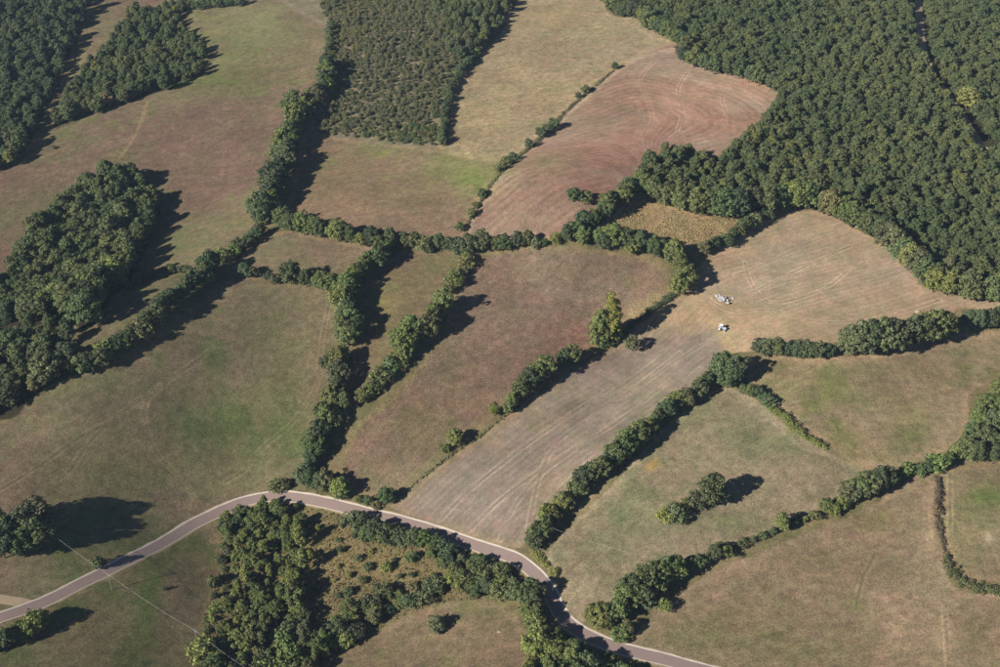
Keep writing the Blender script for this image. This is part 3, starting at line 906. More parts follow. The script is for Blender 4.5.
def plant(kind, x, y, h, label, group=None, green="mid", wide=1.0, var=None, parts=True, name=None):
    crown, trunk, h0 = PROTO[kind][(random.randrange(len(PROTO[kind])) if var is None else var)]
    z = float(height(x, y))
    s = h * TS[kind] / h0
    row = bool(group) and NAMES[kind] == "tree" and any(w in group for w in ("hedge", "clump", "row", "edge of"))
    e = bpy.data.objects.new(name or ("hedge_tree" if row else NAMES[kind]), None)
    e.empty_display_size = 0.5
    COL.objects.link(e)
    e.location = (float(x), float(y), z)
    e.rotation_euler = (0, 0, random.uniform(0, 6.283))
    ws = s * wide * random.uniform(0.92, 1.08)
    e.scale = (ws, ws, s)
    e["label"] = label
    e["category"] = "hedge tree" if row else CATS[kind]
    if group: e["group"] = group
    c = bpy.data.objects.new("crown" if kind not in ("bush", "shrub") else "foliage", crown)
    COL.objects.link(c); c.parent = e; c.color = tint(green)
    t = bpy.data.objects.new("trunk" if kind not in ("bush", "shrub") else "stem", trunk)
    COL.objects.link(t); t.parent = e
    ALL_TREES.append((e, c, t, kind))
    return e


def plant_px(kind, px, py, h, label, group=None, green="mid", wide=1.0, var=None, name=None):
    x, y, z = ground_at(np.array([float(px)]), np.array([float(py)]))
    return plant(kind, x[0], y[0], h, label, group, green, wide, var, name=name)


ORD = ["", "first", "second", "third", "fourth", "fifth", "sixth", "seventh", "eighth", "ninth", "tenth", "eleventh", "twelfth",
       "thirteenth", "fourteenth", "fifteenth", "sixteenth", "seventeenth", "eighteenth", "nineteenth"]
TENS = ["", "", "twent", "thirt", "fort", "fift", "sixt", "sevent", "eight", "ninet"]


def ordinal(n):
    if n < 20: return ORD[n]
    t, u = divmod(n, 10)
    if t >= 10: return str(n) + "th"
    return TENS[t] + "ieth" if u == 0 else TENS[t] + "y-" + ORD[u]


HEDGE_N = {}


def hedge(key, pts, step, hr, kinds, where, greens=("mid", "dark", "light"), jit=0.8, wide=1.0, group=None):
    """a row of single trees and bushes; 'where' = 'from <landmark> in <which hedge>'"""
    line = resample(ground_line(pts, 5), step * 1.02)
    cnt = HEDGE_N.setdefault(key, {})
    for p in line:
        kd = random.choice(kinds)
        x = p[0] + random.gauss(0, jit); y = p[1] + random.gauss(0, jit)
        noun = NAMES[kd].replace("_", " ")
        cnt[noun] = cnt.get(noun, 0) + 1
        plant(kd, x, y, random.uniform(*hr), "%s %s %s" % (ordinal(cnt[noun]), noun, where), group or key, random.choice(greens), wide)


def wood(poly_px, spacing, hr, kinds, greens, label, group, limit=None, wide=1.0, avoid=None):
    """single trees spread over an outline; returns points past the limit"""
    W = to_world_poly(poly_px, 0.3)
    x0, y0 = W.min(0); x1, y1 = W.max(0)
    xs = np.arange(x0, x1, spacing); ys = np.arange(y0, y1, spacing * 0.87)
    P = []
    for j, yy in enumerate(ys):
        for xx in xs:
            P.append((xx + (spacing / 2 if j % 2 else 0) + rng.normal() * spacing * .27, yy + rng.normal() * spacing * .27))
    P = np.array(P)
    P = P[inside(W, P[:, 0], P[:, 1])]
    px, py = project(P[:, 0], P[:, 1], height(P[:, 0], P[:, 1]))
    m_ = (px > -130) & (px < 1130) & (py > -45) & (py < 715)
    if not limit: m_ &= (px > -40) & (px < 1040)
    P, px = P[m_], px[m_]
    if avoid is not None:
        for (ln, gap) in avoid:
            d = np.min(np.hypot(P[:, None, 0] - ln[None, :, 0], P[:, None, 1] - ln[None, :, 1]), axis=1)
            P, px = P[d > gap], px[d > gap]
    dist = np.hypot(P[:, 0], P[:, 1]) + 1e5 * ((px < -10) | (px > 1010))
    P = P[np.argsort(dist)]
    rest = np.zeros((0, 2))
    if limit and len(P) > limit:
        P, rest = P[:limit], P[limit:]
    for p in P:
        plant(random.choice(kinds), p[0], p[1], random.uniform(*hr) * random.uniform(0.8, 1.15), label, group, random.choice(greens), wide * random.uniform(0.85, 1.2))
    return rest


def forest_mass(name, P, hr, kind, base_color, label=None, cat=None, wide=1.0):
    """the trees past the nearest ones: one object, a point for each tree, a real tree's crown and trunk set on every point"""
    me = bpy.data.meshes.new(name)
    Z = height(P[:, 0], P[:, 1])
    me.vertices.add(len(P)); me.vertices.foreach_set("co", np.stack([P[:, 0], P[:, 1], Z], 1).astype(np.float32).ravel())
    srcs = []
    for (e, c, t, kd) in ALL_TREES:
        if kd in kind and c.data not in [s[0].data for s in srcs]:
            srcs.append((c, t))
    h0 = PROTO[kind[0]][0][2]
    r = np.random.default_rng(len(P))
    sc = (hr[0] + (hr[1] - hr[0]) * r.random(len(P))) * TS[kind[0]] / h0 * (0.82 + 0.4 * r.random(len(P)) ** 2)
    for nm, typ, data in (("tree_scale", 'FLOAT', sc), ("tree_turn", 'FLOAT', r.random(len(P)) * 6.283)):
        a = me.attributes.new(nm, typ, 'POINT'); a.data.foreach_set("value", data.astype(np.float32))
    a = me.attributes.new("tree_pick", 'INT', 'POINT'); a.data.foreach_set("value", r.integers(0, len(srcs), len(P)).astype(np.int32))
    o = add_obj(name, me, kind="stuff", label=label, cat=cat)
    o.color = (*base_color, 1.0)
    g = bpy.data.node_groups.new(name, 'GeometryNodeTree')
    g.interface.new_socket("Geometry", in_out='INPUT', socket_type='NodeSocketGeometry')
    g.interface.new_socket("Geometry", in_out='OUTPUT', socket_type='NodeSocketGeometry')
    gi = g.nodes.new("NodeGroupInput"); go = g.nodes.new("NodeGroupOutput")
    jn = g.nodes.new("GeometryNodeJoinGeometry")
    for (c, t) in srcs:
        pair = g.nodes.new("GeometryNodeJoinGeometry")
        for ob in (c, t):
            oi = g.nodes.new("GeometryNodeObjectInfo"); oi.transform_space = 'ORIGINAL'
            oi.inputs["Object"].default_value = ob
            oi.inputs["As Instance"].default_value = False
            g.links.new(oi.outputs["Geometry"], pair.inputs[0])
        gti = g.nodes.new("GeometryNodeGeometryToInstance")
        g.links.new(pair.outputs[0], gti.inputs[0])
        g.links.new(gti.outputs[0], jn.inputs[0])
    ip = g.nodes.new("GeometryNodeInstanceOnPoints")
    ip.inputs["Pick Instance"].default_value = True
    def named(nm, typ):
        a = g.nodes.new("GeometryNodeInputNamedAttribute"); a.data_type = typ; a.inputs["Name"].default_value = nm
        return a.outputs["Attribute"]
    g.links.new(gi.outputs[0], ip.inputs["Points"]); g.links.new(jn.outputs[0], ip.inputs["Instance"])
    g.links.new(named("tree_pick", 'INT'), ip.inputs["Instance Index"])
    cx = g.nodes.new("ShaderNodeCombineXYZ"); g.links.new(named("tree_turn", 'FLOAT'), cx.inputs["Z"])
    g.links.new(cx.outputs[0], ip.inputs["Rotation"])
    cs = g.nodes.new("ShaderNodeCombineXYZ")
    sw = named("tree_scale", 'FLOAT')
    for k in ("X", "Y", "Z"): g.links.new(sw, cs.inputs[k])
    g.links.new(cs.outputs[0], ip.inputs["Scale"])
    g.links.new(ip.outputs[0], go.inputs[0])
    md = o.modifiers.new("trees", 'NODES'); md.node_group = g
    return o


def at_ground(px, py):
    x, y, z = ground_at(np.array([float(px)]), np.array([float(py)]))
    return float(x[0]), float(y[0]), float(z[0])


D3, M3, L3 = ("dark", "dark", "mid"), ("mid", "dark", "mid", "light"), ("mid", "light", "olive", "light")

def low_hedge(pts, h, w, greens, label, name="low_hedge", cat="hedge", step=0.9):
    """one continuous strip of low growth, leaf by leaf, along a field bank"""
    line = resample(ground_line(pts, 5), step)
    mid = line[len(line) // 2]
    base = (float(mid[0]), float(mid[1]), float(height(mid[0], mid[1])))
    cl = []
    for i, p in enumerate(line):
        f = 0.35 + 1.1 * float(nz2.fbm(np.array([p[0]]), np.array([p[1]]), 9.0, 3)[0])
        if random.random() < 0.12: continue
        for k in range(3):
            x = p[0] + random.gauss(0, w * .4); y = p[1] + random.gauss(0, w * .4)
            r = h * .5 * f * random.uniform(.7, 1.2)
            cl.append((x - base[0], y - base[1], float(height(x, y)) - base[2] + r * random.uniform(.35, .9), max(.3, r)))
    o = add_obj(name, crown_mesh(name, len(cl), cl, 0.36, 40), label=label, cat=cat)
    o.location = base
    o.color = tint(greens)
    return o


# --- the woods
GAP = np.array([[p[0], p[1]] for p in [at_ground(899, 34)]])
WOODS = [
 (FLOORS[4][0], 4.6, (6.0, 7.8), ("forest", "forest", "broad"), ("mid", "dark", "mid", "olive", "mid", "light"), "deciduous tree in the near edge of the large wood at the upper right", "trees of the large wood", 30, [(ftrack_xy, 5.4), (GAP, 7.0)],
  "forest", "large dark green wood covering the upper right", GREEN * 0.92),
 (FLOORS[0][0], 6.4, (7, 9.5), ("forest", "broad"), ("dark", "dark", "mid", "olive"), "dark tree in the near edge of the wood at the top left corner", "trees of the top left wood", 20, None,
  "forest", "dark wood filling the top left corner", GREENS["dark"]),
 (FLOORS[1][0], 5.8, (5.2, 7.6), ("broad", "forest", "broad"), ("dark", "mid", "mid", "olive"), "tree in the near edge of the grove between the upper left meadows", "trees of the upper grove", 25, None,
  "grove", "olive green grove between the upper left meadows", GREENS["mid"] * 0.95),
 (FLOORS[2][0], 6.2, (8.5, 12.5), ("forest", "slim", "slim", "broad"), ("dark", "mid", "mid", "light"), "tall tree in the near half of the dense wood at the left", "trees of the dense left wood", 45, None,
  "forest", "far half of the dense tall wood at the left", GREENS["mid"] * 0.95),
 (FLOORS[3][0], 7.0, (6, 9), ("broad", "forest"), ("dark", "mid", "olive", "mid"), "tree in the copse at the left edge below the dense wood", "trees of the left edge copse", 30, None, "grove", "rest of the copse at the left edge", GREENS["mid"]),
]
for (poly, sp, hr, kinds, greens, lab, grp, lim, av, mname, mlab, mcol) in WOODS:
    rest = wood(poly, sp, hr, kinds, greens, lab, grp, limit=lim, avoid=av)
    if mname and len(rest):
        forest_mass(mname, rest, hr, ("forest", "broad"), tuple(mcol), mlab, "wood")
hedge("lower edge of the large wood", [(642,193),(668,206),(702,216),(735,216)], 6.0, (8.5, 11), ("broad",), "from the left along the wood's edge above the small straw field", M3, 0.7)
hedge("edge of the large wood by the bare field", [(752,213),(775,209),(800,207),(835,219),(858,231),(880,244),(900,261),(918,279),(932,291),(955,297),(985,301),(1010,299)], 6.0, (8.5, 11), ("broad",), "from the left along the wood's edge above the bare field", ("mid", "light", "mid", "olive"), 0.7)
hedge("edge of the large wood by the harrowed field", [(612,13),(640,21),(656,33),(684,50),(684,63),(706,71),(746,81),(780,95)], 7.0, (7.5, 10), ("broad",), "from the top along the wood's edge behind the harrowed field", M3, 0.7)
plant_px("broad", 966, 108, 9.5, "pale green tree beside the track through the large wood", green="light", wide=1.2)

# --- young plantation at the top
PLANT_POLY = [(318,-40),(330,30),(328,60),(330,95),(314,128),(350,137),(436,146),(437,118),(449,82),(470,58),(500,28),(515,-40)]
rest = wood(PLANT_POLY, 3.3, (0.7, 2.2), ("bush",), ("olive", "mid", "mid", "light"), "grey green bush in the near part of the scrubby plantation", "bushes of the young plantation", limit=100, wide=1.15)
forest_mass("scrub", rest, (1.1, 2.2), ("bush",), tuple(GREENS["olive"] * 1.1), "far bushes of the scrubby plantation at the top centre", "scrub")
rest = wood([(410,-40),(430,5),(445,30),(450,55),(470,58),(500,26),(512,-40)], 5.8, (4.5, 7), ("forest", "broad"), ("dark", "mid", "olive"), "dark tree at the upper right corner of the scrubby plantation", "trees of the plantation corner", limit=15)
if len(rest): forest_mass("grove", rest, (4.5, 7), ("forest",), tuple(GREENS["mid"]), "grove behind the plantation at the top edge", "wood")
hedge("plantation margin", [(500,28),(474,58),(455,82),(446,112),(443,146)], 3.4, (2.5, 4.2), ("bush",), "from the top along the plantation's right margin", D3, 0.6)
hedge("plantation left margin", [(330,26),(329,45),(331,60)], 4.0, (2.5, 4), ("bush",), "from the top along the plantation's left margin", D3, 0.6)

# --- hedges
hedge("tall hedge left of the plantation", [(332,68),(325,84),(322,100),(313,108)], 4.2, (7.5, 10), ("broad",), "from the top in the tall clump left of the plantation", ("mid", "light", "dark"), 1.6)
hedge("tall hedge below the plantation", [(301,116),(292,138),(286,160),(279,184),(272,206),(266,224)], 4.6, (9, 12), ("broad", "forest"), "from the plantation in the tall hedge above the crossing hedges", M3, 1.8)
hedge("hedge above the left meadow", [(262,234),(250,244),(238,253),(224,263)], 3.6, (3.5, 5.5), ("bush", "broad"), "from the crossing in the low hedge above the left meadow", M3, 1.0)
hedge("hedge of the left meadow", [(212,272),(204,284),(192,293),(178,304),(165,316),(148,328)], 3.8, (5.5, 8), ("broad",), "from its upper end in the hedge above the left meadow", D3, 1.0)
hedge("lower hedge of the left meadow", [(143,338),(128,348),(112,358),(96,366),(82,373)], 3.8, (5, 7.5), ("broad", "bush"), "from its right end in the hedge towards the left copse", M3, 1.0)
hedge("thin hedge under the dense wood", [(133,288),(150,278),(165,272),(185,273),(202,271),(214,272)], 4.0, (1.8, 3.6), ("bush",), "from the dense wood in the thin hedge beside it", D3, 0.6)
hedge("crossing hedge", [(287,228),(302,233),(322,238),(340,240),(354,243)], 3.8, (6.5, 8.8), ("broad", "forest"), "from the left in the hedge crossing the upper middle", ("mid", "light", "mid"), 1.0)
hedge("crossing hedge", [(362,246),(374,245),(388,243),(402,245)], 3.8, (4.5, 7.5), ("broad",), "from the left in the hedge crossing the upper middle", M3, 1.2)
hedge("crossing hedge right part", [(408,247),(424,250),(440,252),(452,253),(464,254)], 3.6, (4.5, 6.5), ("broad", "bush"), "from the left in the right half of the crossing hedge", M3, 0.9)
hedge("crossing hedge right part", [(470,254),(482,252)], 4.5, (7.5, 8.5), ("broad",), "from the left in the right half of the crossing hedge", ("dark", "mid"), 0.6)
hedge("crossing hedge right part", [(496,250),(504,249)], 4.2, (5, 6), ("broad",), "from the left in the right half of the crossing hedge", D3, 0.6)
hedge("crossing hedge right part", [(518,247),(526,246)], 4.2, (5, 6), ("broad",), "from the left in the right half of the crossing hedge", D3, 0.6)
hedge("crossing hedge right part", [(534,246),(546,245),(556,243)], 3.4, (2.5, 4), ("bush",), "from the left in the right half of the crossing hedge", L3, 0.6)
hedge("slanting hedge", [(398,246),(386,252),(376,264),(366,276),(360,285)], 3.6, (5.5, 8), ("broad",), "from the top in the slanting hedge left of the narrow meadow", M3, 1.4)
hedge("tall hedge by the left meadow", [(350,288),(347,305),(347,325),(345,348),(341,372),(336,400),(328,430),(321,452),(314,472)], 4.0, (6.5, 9.5), ("broad", "broad", "forest"), "from the top in the tall hedge right of the left meadow", M3, 1.7)
hedge("hedge foot by the road", [(308,482),(318,488),(330,492),(342,492)], 3.8, (6, 8), ("broad",), "from the left in the clump where the tall hedge meets the road", M3, 1.6)
hedge("roadside bushes", [(276,490),(283,489)], 3.8, (2.5, 4), ("bush",), "from the left above the road bend", M3, 0.6)
hedge("tree row above the left meadow", [(243,276),(254,277)], 4.0, (3.5, 4.5), ("bush",), "from the left in the row above the left meadow", D3, 0.6)
plant_px("broad", 291, 284, 8.5, "round dark tree standing highest in the row above the left meadow", green="dark")
hedge("tree row above the left meadow", [(268,281),(276,282)], 3.5, (3, 4), ("bush",), "from the left in the row above the left meadow", D3, 0.6)
hedge("tree row above the left meadow", [(308,287),(318,288),(330,291),(340,293)], 3.8, (5, 7), ("broad",), "from the left in the row above the left meadow", ("light", "mid"), 0.9)
hedge("hedge between narrow meadow and ploughed field", [(470,260),(463,271),(455,284),(449,293)], 4.6, (2.8, 4.8), ("bush",), "from the top between the narrow meadow and ploughed field", L3, 0.6)
hedge("hedge between narrow meadow and ploughed field", [(437,313),(428,327),(420,340),(412,352)], 4.2, (7, 10), ("broad",), "from the top between the narrow meadow and ploughed field", ("dark", "mid", "light"), 1.5)
hedge("hedge between narrow meadow and ploughed field", [(411,354),(403,361)], 3.4, (5, 7), ("broad",), "from the top between the narrow meadow and ploughed field", M3, 0.7)
hedge("hedge between narrow meadow and ploughed field", [(402,362),(390,374),(380,385),(370,395),(360,405)], 3.4, (4, 6), ("broad", "bush"), "from the top between the narrow meadow and ploughed field", L3, 0.9)
for i, (a, b, h) in enumerate([(615,69,3.2),(585,93,3.4),(578,98,2.6),(553,128,4.4),(547,132,3.4),(540,137,4.0),(529,148,3.6),(513,161,3.4),(506,166,3.8),(499,172,3.8),(482,198,3.6),(476,208,2.4),(472,217,3.6),(460,231,3.2)]):
    plant_px("bush", a, b, h, "%s bush from the top on the bank beside the reddish harrowed field" % ordinal(i + 1), "bushes on the bank of the harrowed field", random.choice(D3))
low_hedge([(612,72),(598,84),(584,96),(566,111),(552,128),(530,148),(508,166),(492,184),(480,204),(466,226)], 1.3, 1.4, "olive", "strip of low olive growth on the bank left of the harrowed field")
plant_px("broad", 573, 202, 5.6, "larger of two round bushes alone in the harrowed field", green="mid", name="bush")
plant_px("bush", 585, 202, 4.2, "smaller of two round bushes alone in the harrowed field", green="mid")
hedge("hedge right of the harrowed field", [(643,186),(632,195),(620,204),(608,212),(597,221),(586,230),(576,236),(563,241)], 3.4, (5, 7.5), ("broad",), "from the wood in the thick hedge right of the harrowed field", M3, 1.3)
hedge("curved hedge", [(586,244),(600,246),(614,246),(628,249),(642,252),(656,256),(670,262),(681,270),(686,281),(680,291)], 3.6, (6, 9), ("broad", "broad", "forest"), "from the left in the hedge curving round the ploughed field", ("mid", "light", "mid", "dark"), 1.6)
low_hedge([(672,296),(660,305),(650,313),(640,321),(630,329),(621,336)], 2.4, 1.6, "mid", "dark low hedge on the bank above the poplars")
hedge("thin hedge below the wood", [(788,209),(776,213),(765,218),(750,227),(735,237),(720,245),(706,254)], 3.2, (3.2, 5.2), ("broad", "bush"), "from the wood in the thin hedge above the bare field", ("olive", "mid", "dark"), 0.9)
plant_px("poplar", 611, 342, 25, "taller of two yellowish poplars on the bank between ploughed and pale fields", green="yellow", var=0)
plant_px("poplar", 599, 344, 18.5, "shorter poplar leaning against the tall one on the field bank", green="light", var=1)
plant_px("bush", 603, 347, 3.0, "left of two bushes at the foot of the poplars", green="mid")
plant_px("bush", 614, 343, 3.2, "right of two bushes at the foot of the poplars", green="dark")
plant_px("broad", 632, 351, 5.8, "small lone tree on the pale stubble field below the poplars", green="olive", wide=0.85)
for i, (a, b, h, g) in enumerate([(572,363,6.8,"mid"),(564,365,6,"mid"),(546,377,8,"mid"),(537,382,7.5,"mid"),(529,388,7.2,"dark"),(520,398,6.5,"mid"),(512,408,5.5,"light"),(508,413,4.5,"light")]):
    plant_px("broad", a, b, h, "%s tree from the poplars in the clump between ploughed and pale fields" % ordinal(i + 1), "clump between ploughed and pale fields", g)
plant_px("broad", 494, 416, 5, "yellow green sapling on the bank left of the clump", green="yellow", wide=0.7)
plant_px("broad", 455, 444, 5.5, "small spreading tree on the bank halfway down the ploughed field", green="light")
plant_px("bush", 445, 452, 3, "small bush on the bank next to the spreading tree", green="light")
plant_px("broad", 387, 504, 6, "round tree beside the road at the foot of the pale field", green="mid")
hedge("roadside scrub at the pale field", [(358,503),(368,505),(378,507)], 3.0, (2, 3), ("bush",), "from the left in the scrub beside the road below the ploughed field", L3, 0.6)
low_hedge([(606,348),(590,360),(576,368),(556,380),(520,406),(500,420),(478,438),(458,450),(440,464),(420,480),(402,496)], 1.0, 0.9, "olive", "thin low growth along the bank below the ploughed field")
# hedge between pale field and the triangular meadow
for i, (a, b, h) in enumerate([(720,380,10),(733,383,9.5),(727,388,8),(712,385,6)]):
    plant_px("broad", a, b, h, "%s tree from the left in the big clump below the tractor" % ordinal((2, 4, 3, 1)[i]), "big clump below the tractor", ("mid", "dark", "mid", "mid")[i])
hedge("hedge under the pale field", [(705,391),(694,398),(682,407),(670,417),(660,426)], 3.6, (4.5, 7), ("broad",), "from the big clump in the hedge below the pale field", M3, 0.9)
hedge("hedge under the pale field", [(650,434),(640,443),(628,452),(618,462),(606,470)], 3.6, (6, 8), ("broad",), "from the big clump in the hedge below the pale field", M3, 1.1)
hedge("hedge under the pale field", [(597,478),(585,487),(575,497),(564,508),(554,519),(544,530),(535,541),(532,550)], 3.4, (5.5, 7.5), ("broad",), "from the big clump in the hedge below the pale field", M3, 1.1)
low_hedge([(535,552),(541,560),(548,568),(555,576)], 2.4, 1.2, "light", "low hedge tail running down beside the sharp road bend")
# hedge along the bare field
for i, (a, b, h, g) in enumerate([(758,353,5.5,"dark"),(765,356,6.5,"dark"),(776,356,6.5,"mid"),(786,356,5,"dark"),(796,358,6,"dark"),(806,358,6.5,"mid"),(817,358,6,"dark"),(828,357,5,"dark"),
        (846,354,10,"mid"),(856,354,11.5,"mid"),(867,354,12,"dark"),(878,352,12.5,"mid"),(888,350,11,"olive"),(898,348,10,"dark"),(909,345,10.5,"mid"),(920,342,10,"light"),(931,339,10.5,"mid"),(942,337,9.5,"mid"),(950,335,6,"mid")]):
    plant_px("broad", a, b, h, "%s tree from the left in the hedge below the bare field" % ordinal(i + 1), "hedge below the bare field", g)
for i, (a, b, h) in enumerate([(968,328,6.5),(978,329,7.5),(988,327,7),(999,326,8),(1012,324,8)]):
    plant_px("broad", a, b, h, "%s tree from the left in the clump at the right end of the bare field" % ordinal(i + 1), "clump at the end of the bare field", random.choice(D3))
hedge("bushes under the big clump", [(743,394),(752,397),(760,401),(768,405)], 2.8, (2.5, 4), ("bush",), "from the big clump in the low hedge of the triangular meadow", M3, 0.5)
low_hedge([(768,406),(774,411),(782,418),(790,425),(800,434),(810,441),(822,447)], 2.8, 1.9, "light", "low yellowish hedge along the top of the triangular meadow")
# right edge copse and hedge down to the road
for (a, b, h) in [(1004,392,8),(992,402,8.5),(1012,408,9),(984,416,8),(1000,420,9),(976,430,8),(990,434,9),(1006,438,9),(968,444,8),(982,450,8.5),(997,452,8.5),(1012,454,9),(964,458,7),(976,462,7.5),(992,464,7),(1010,466,8),(1025,400,9),(1030,430,9),(1030,455,9)]:
    plant_px(("broad", "broad", "forest")[int(a) % 3], a, b, h, "tree in the copse on the right edge beside the hedge", "trees of the right edge copse", random.choice(("mid", "light", "mid", "dark")))
for i, (a, b, h, kd) in enumerate([(955,460,5,"broad"),(945,466,5,"broad"),(935,469,5,"bush"),(926,472,4.6,"broad"),(918,475,3.6,"bush"),(905,476,5,"broad"),(896,482,3.2,"bush"),(885,488,7,"broad"),(876,492,8.5,"broad"),(866,496,8.5,"broad"),(856,499,8,"broad"),(848,502,7,"broad"),(840,508,4,"bush"),(832,513,4,"bush"),(825,512,5,"broad"),(814,519,2.6,"bush"),(804,522,2,"bush"),(793,526,2.2,"bush"),(781,530,6,"broad"),(772,534,2.2,"bush"),(762,538,2,"bush"),(752,542,2,"bush"),(742,546,2.4,"bush"),(732,551,2.2,"bush"),(722,556,4.2,"bush"),(714,559,5,"broad"),(706,563,3.2,"bush"),(698,567,4.2,"broad"),(690,570,4.6,"broad"),(681,574,5,"broad"),
        (674,578,7,"broad"),(665,582,8,"broad"),(656,587,8.5,"broad"),(648,592,9,"broad"),(640,598,9,"broad"),(633,603,9,"broad"),(642,606,7,"broad"),(627,609,8,"broad"),(619,618,7.5,"broad"),(609,624,7,"broad"),(599,626,7.5,"broad"),(591,624,6.5,"broad"),(664,609,3.4,"bush"),(627,634,4.5,"broad"),(620,639,4,"bush")]):
    plant_px(kd, a, b, h, "%s plant from the right edge copse along the hedge down to the road" % ordinal(i + 1), "hedge from the right copse to the road", random.choice(M3))
low_hedge([(938,478),(938,495),(937,512),(940,532),(944,550),(950,566),(957,578)], 1.7, 1.1, "brown", "narrow brownish low hedge left of the right edge meadow")
low_hedge([(948,562),(954,574),(962,583),(975,588),(990,591),(1015,594)], 3.0, 2.8, "olive", "broad low hedge below the right edge meadow")
# trees standing alone
plant_px("broad", 711, 503, 10, "round green tree alone in the triangular meadow", green="mid", wide=1.05)
plant_px("bush", 697, 507, 5, "bush touching the left side of the round tree in the triangular meadow", green="olive")
plant_px("bush", 686, 510, 3.8, "pale bush between the round tree and the oval bush", green="yellow")
plant_px("bush", 676, 521, 5, "oval olive bush at the left of the round tree", green="olive", wide=1.2)
plant_px("bush", 666, 521, 4, "yellowish bush at the left end of the meadow clump", green="yellow")
plant_px("bush", 438, 630, 4.4, "lone dark bush on the meadow at the bottom centre", green="dark", wide=1.15)
plant_px("bush", 99, 567, 3.6, "small round bush on the upper edge of the road", green="mid")
plant_px("shrub", 163, 590, 1.2, "tiny dark shrub in the bottom left meadow", green="dark")
plant_px("shrub", 938, 511, 1.6, "reddish brown shrub on the bank of the right edge meadow", green="brown", wide=1.3)
for i, (a, b, h) in enumerate([(36,528,9.5),(24,538,10.5),(36,545,9),(8,545,10.5),(24,554,8.5),(5,558,9.5),(-8,540,10.5),(-14,556,10),(-22,550,10)]):
    plant_px(("broad", "forest")[i % 2], a, b, h, "tall tree in the dark group on the left edge above the road", "tall group on the left edge", random.choice(("dark", "mid")), 1.25)
hedge("bushes under the road at the left", [(41,624),(33,631),(22,637),(12,642),(2,647),(-12,652)], 2.8, (4, 6), ("broad", "bush"), "from the road in the clump at the bottom left edge", ("mid", "light"), 0.8)

# --- the scrubby wood below the road
rest = wood([(232,516),(255,510),(282,508),(300,512),(312,540),(308,575),(300,600),(318,630),(345,640),(330,656),(305,690),(215,700),(205,640),(232,600),(238,565),(225,535)], 5.0, (3.0, 6.4), ("broad", "slim", "broad", "bush"), ("mid", "mid", "light", "olive", "light"),
     "tree in the scrubby wood below the road bend", "trees of the scrubby wood", avoid=[(road_xy, 5.0)], limit=75)
if len(rest): forest_mass("scrub", rest, (3.0, 6.4), ("broad", "slim"), tuple(GREENS["light"] * 0.92), "upper part of the scrubby wood below the road bend", "wood")
wood([(205,600),(226,545),(240,560),(226,610),(205,650)], 5.0, (1.4, 3.0), ("bush",), L3, "bush on the left fringe of the scrubby wood", "fringe bushes of the scrubby wood")
wood([(215,525),(245,512),(255,520),(232,535),(216,540)], 6.0, (4, 6), ("broad",), D3, "tree at the upper left tip of the scrubby wood by the road", "upper tip of the scrubby wood", avoid=[(road_xy, 5.0)])
wood([(355,524),(385,530),(425,542),(460,556),(500,572),(522,590),(518,606),(500,598),(470,596),(448,588),(440,570),(415,552),(380,548),(352,545)], 4.4, (3.2, 5.8), ("broad", "broad", "bush"), ("mid", "light", "mid", "dark"),
     "tree in the belt below the road towards the bend", "belt below the road", avoid=[(road_xy, 5.2)])
wood([(318,640),(345,615),(385,596),(425,588),(450,592),(425,604),(390,620),(360,638),(335,655)], 4.3, (2.6, 4.8), ("broad", "bush"), ("mid", "dark", "light", "olive"), "tree in the belt above the bottom centre meadow", "belt above the bottom centre meadow")
wood([(315,515),(350,528),(385,552),(430,560),(440,580),(390,590),(345,600),(315,610),(312,560)], 7.5, (1.0, 3.0), ("bush", "bush", "broad"), ("mid", "olive", "yellow", "dark"), "scattered bush in the dry grass clearing below the road", "bushes of the dry clearing", avoid=[(road_xy, 4.5)])
wood([(515,606),(530,598),(545,622),(556,640),(575,655),(585,690),(525,690),(532,650),(530,630)], 4.9, (5, 7.5), ("broad",), ("light", "mid", "light", "mid"), "bright green tree below the sharp road bend", "trees below the sharp bend", avoid=[(road_xy, 5.4)])
wood([(585,662),(640,672),(660,700),(585,700)], 6, (3, 4.6), ("broad", "bush"), L3, "tree under the road at the bottom edge right of the bend", "trees at the bottom edge", avoid=[(road_xy, 5.0)])
hedge("trees along the top", [(182,10),(196,9),(212,8),(228,7),(240,6)], 4.5, (4, 6.5), ("broad", "bush"), "from the left in the short row at the top edge", D3, 0.8)
plant_px("broad", 177, 14, 4.5, "small tree standing apart at the tip of the upper grove", green="mid")
plant_px("bush", 54, 149, 1.6, "tiny bush on the bare slope by the top left wood", green="olive")
plant_px("bush", 5, 348, 3.0, "small bush in the clearing at the left edge", green="mid")

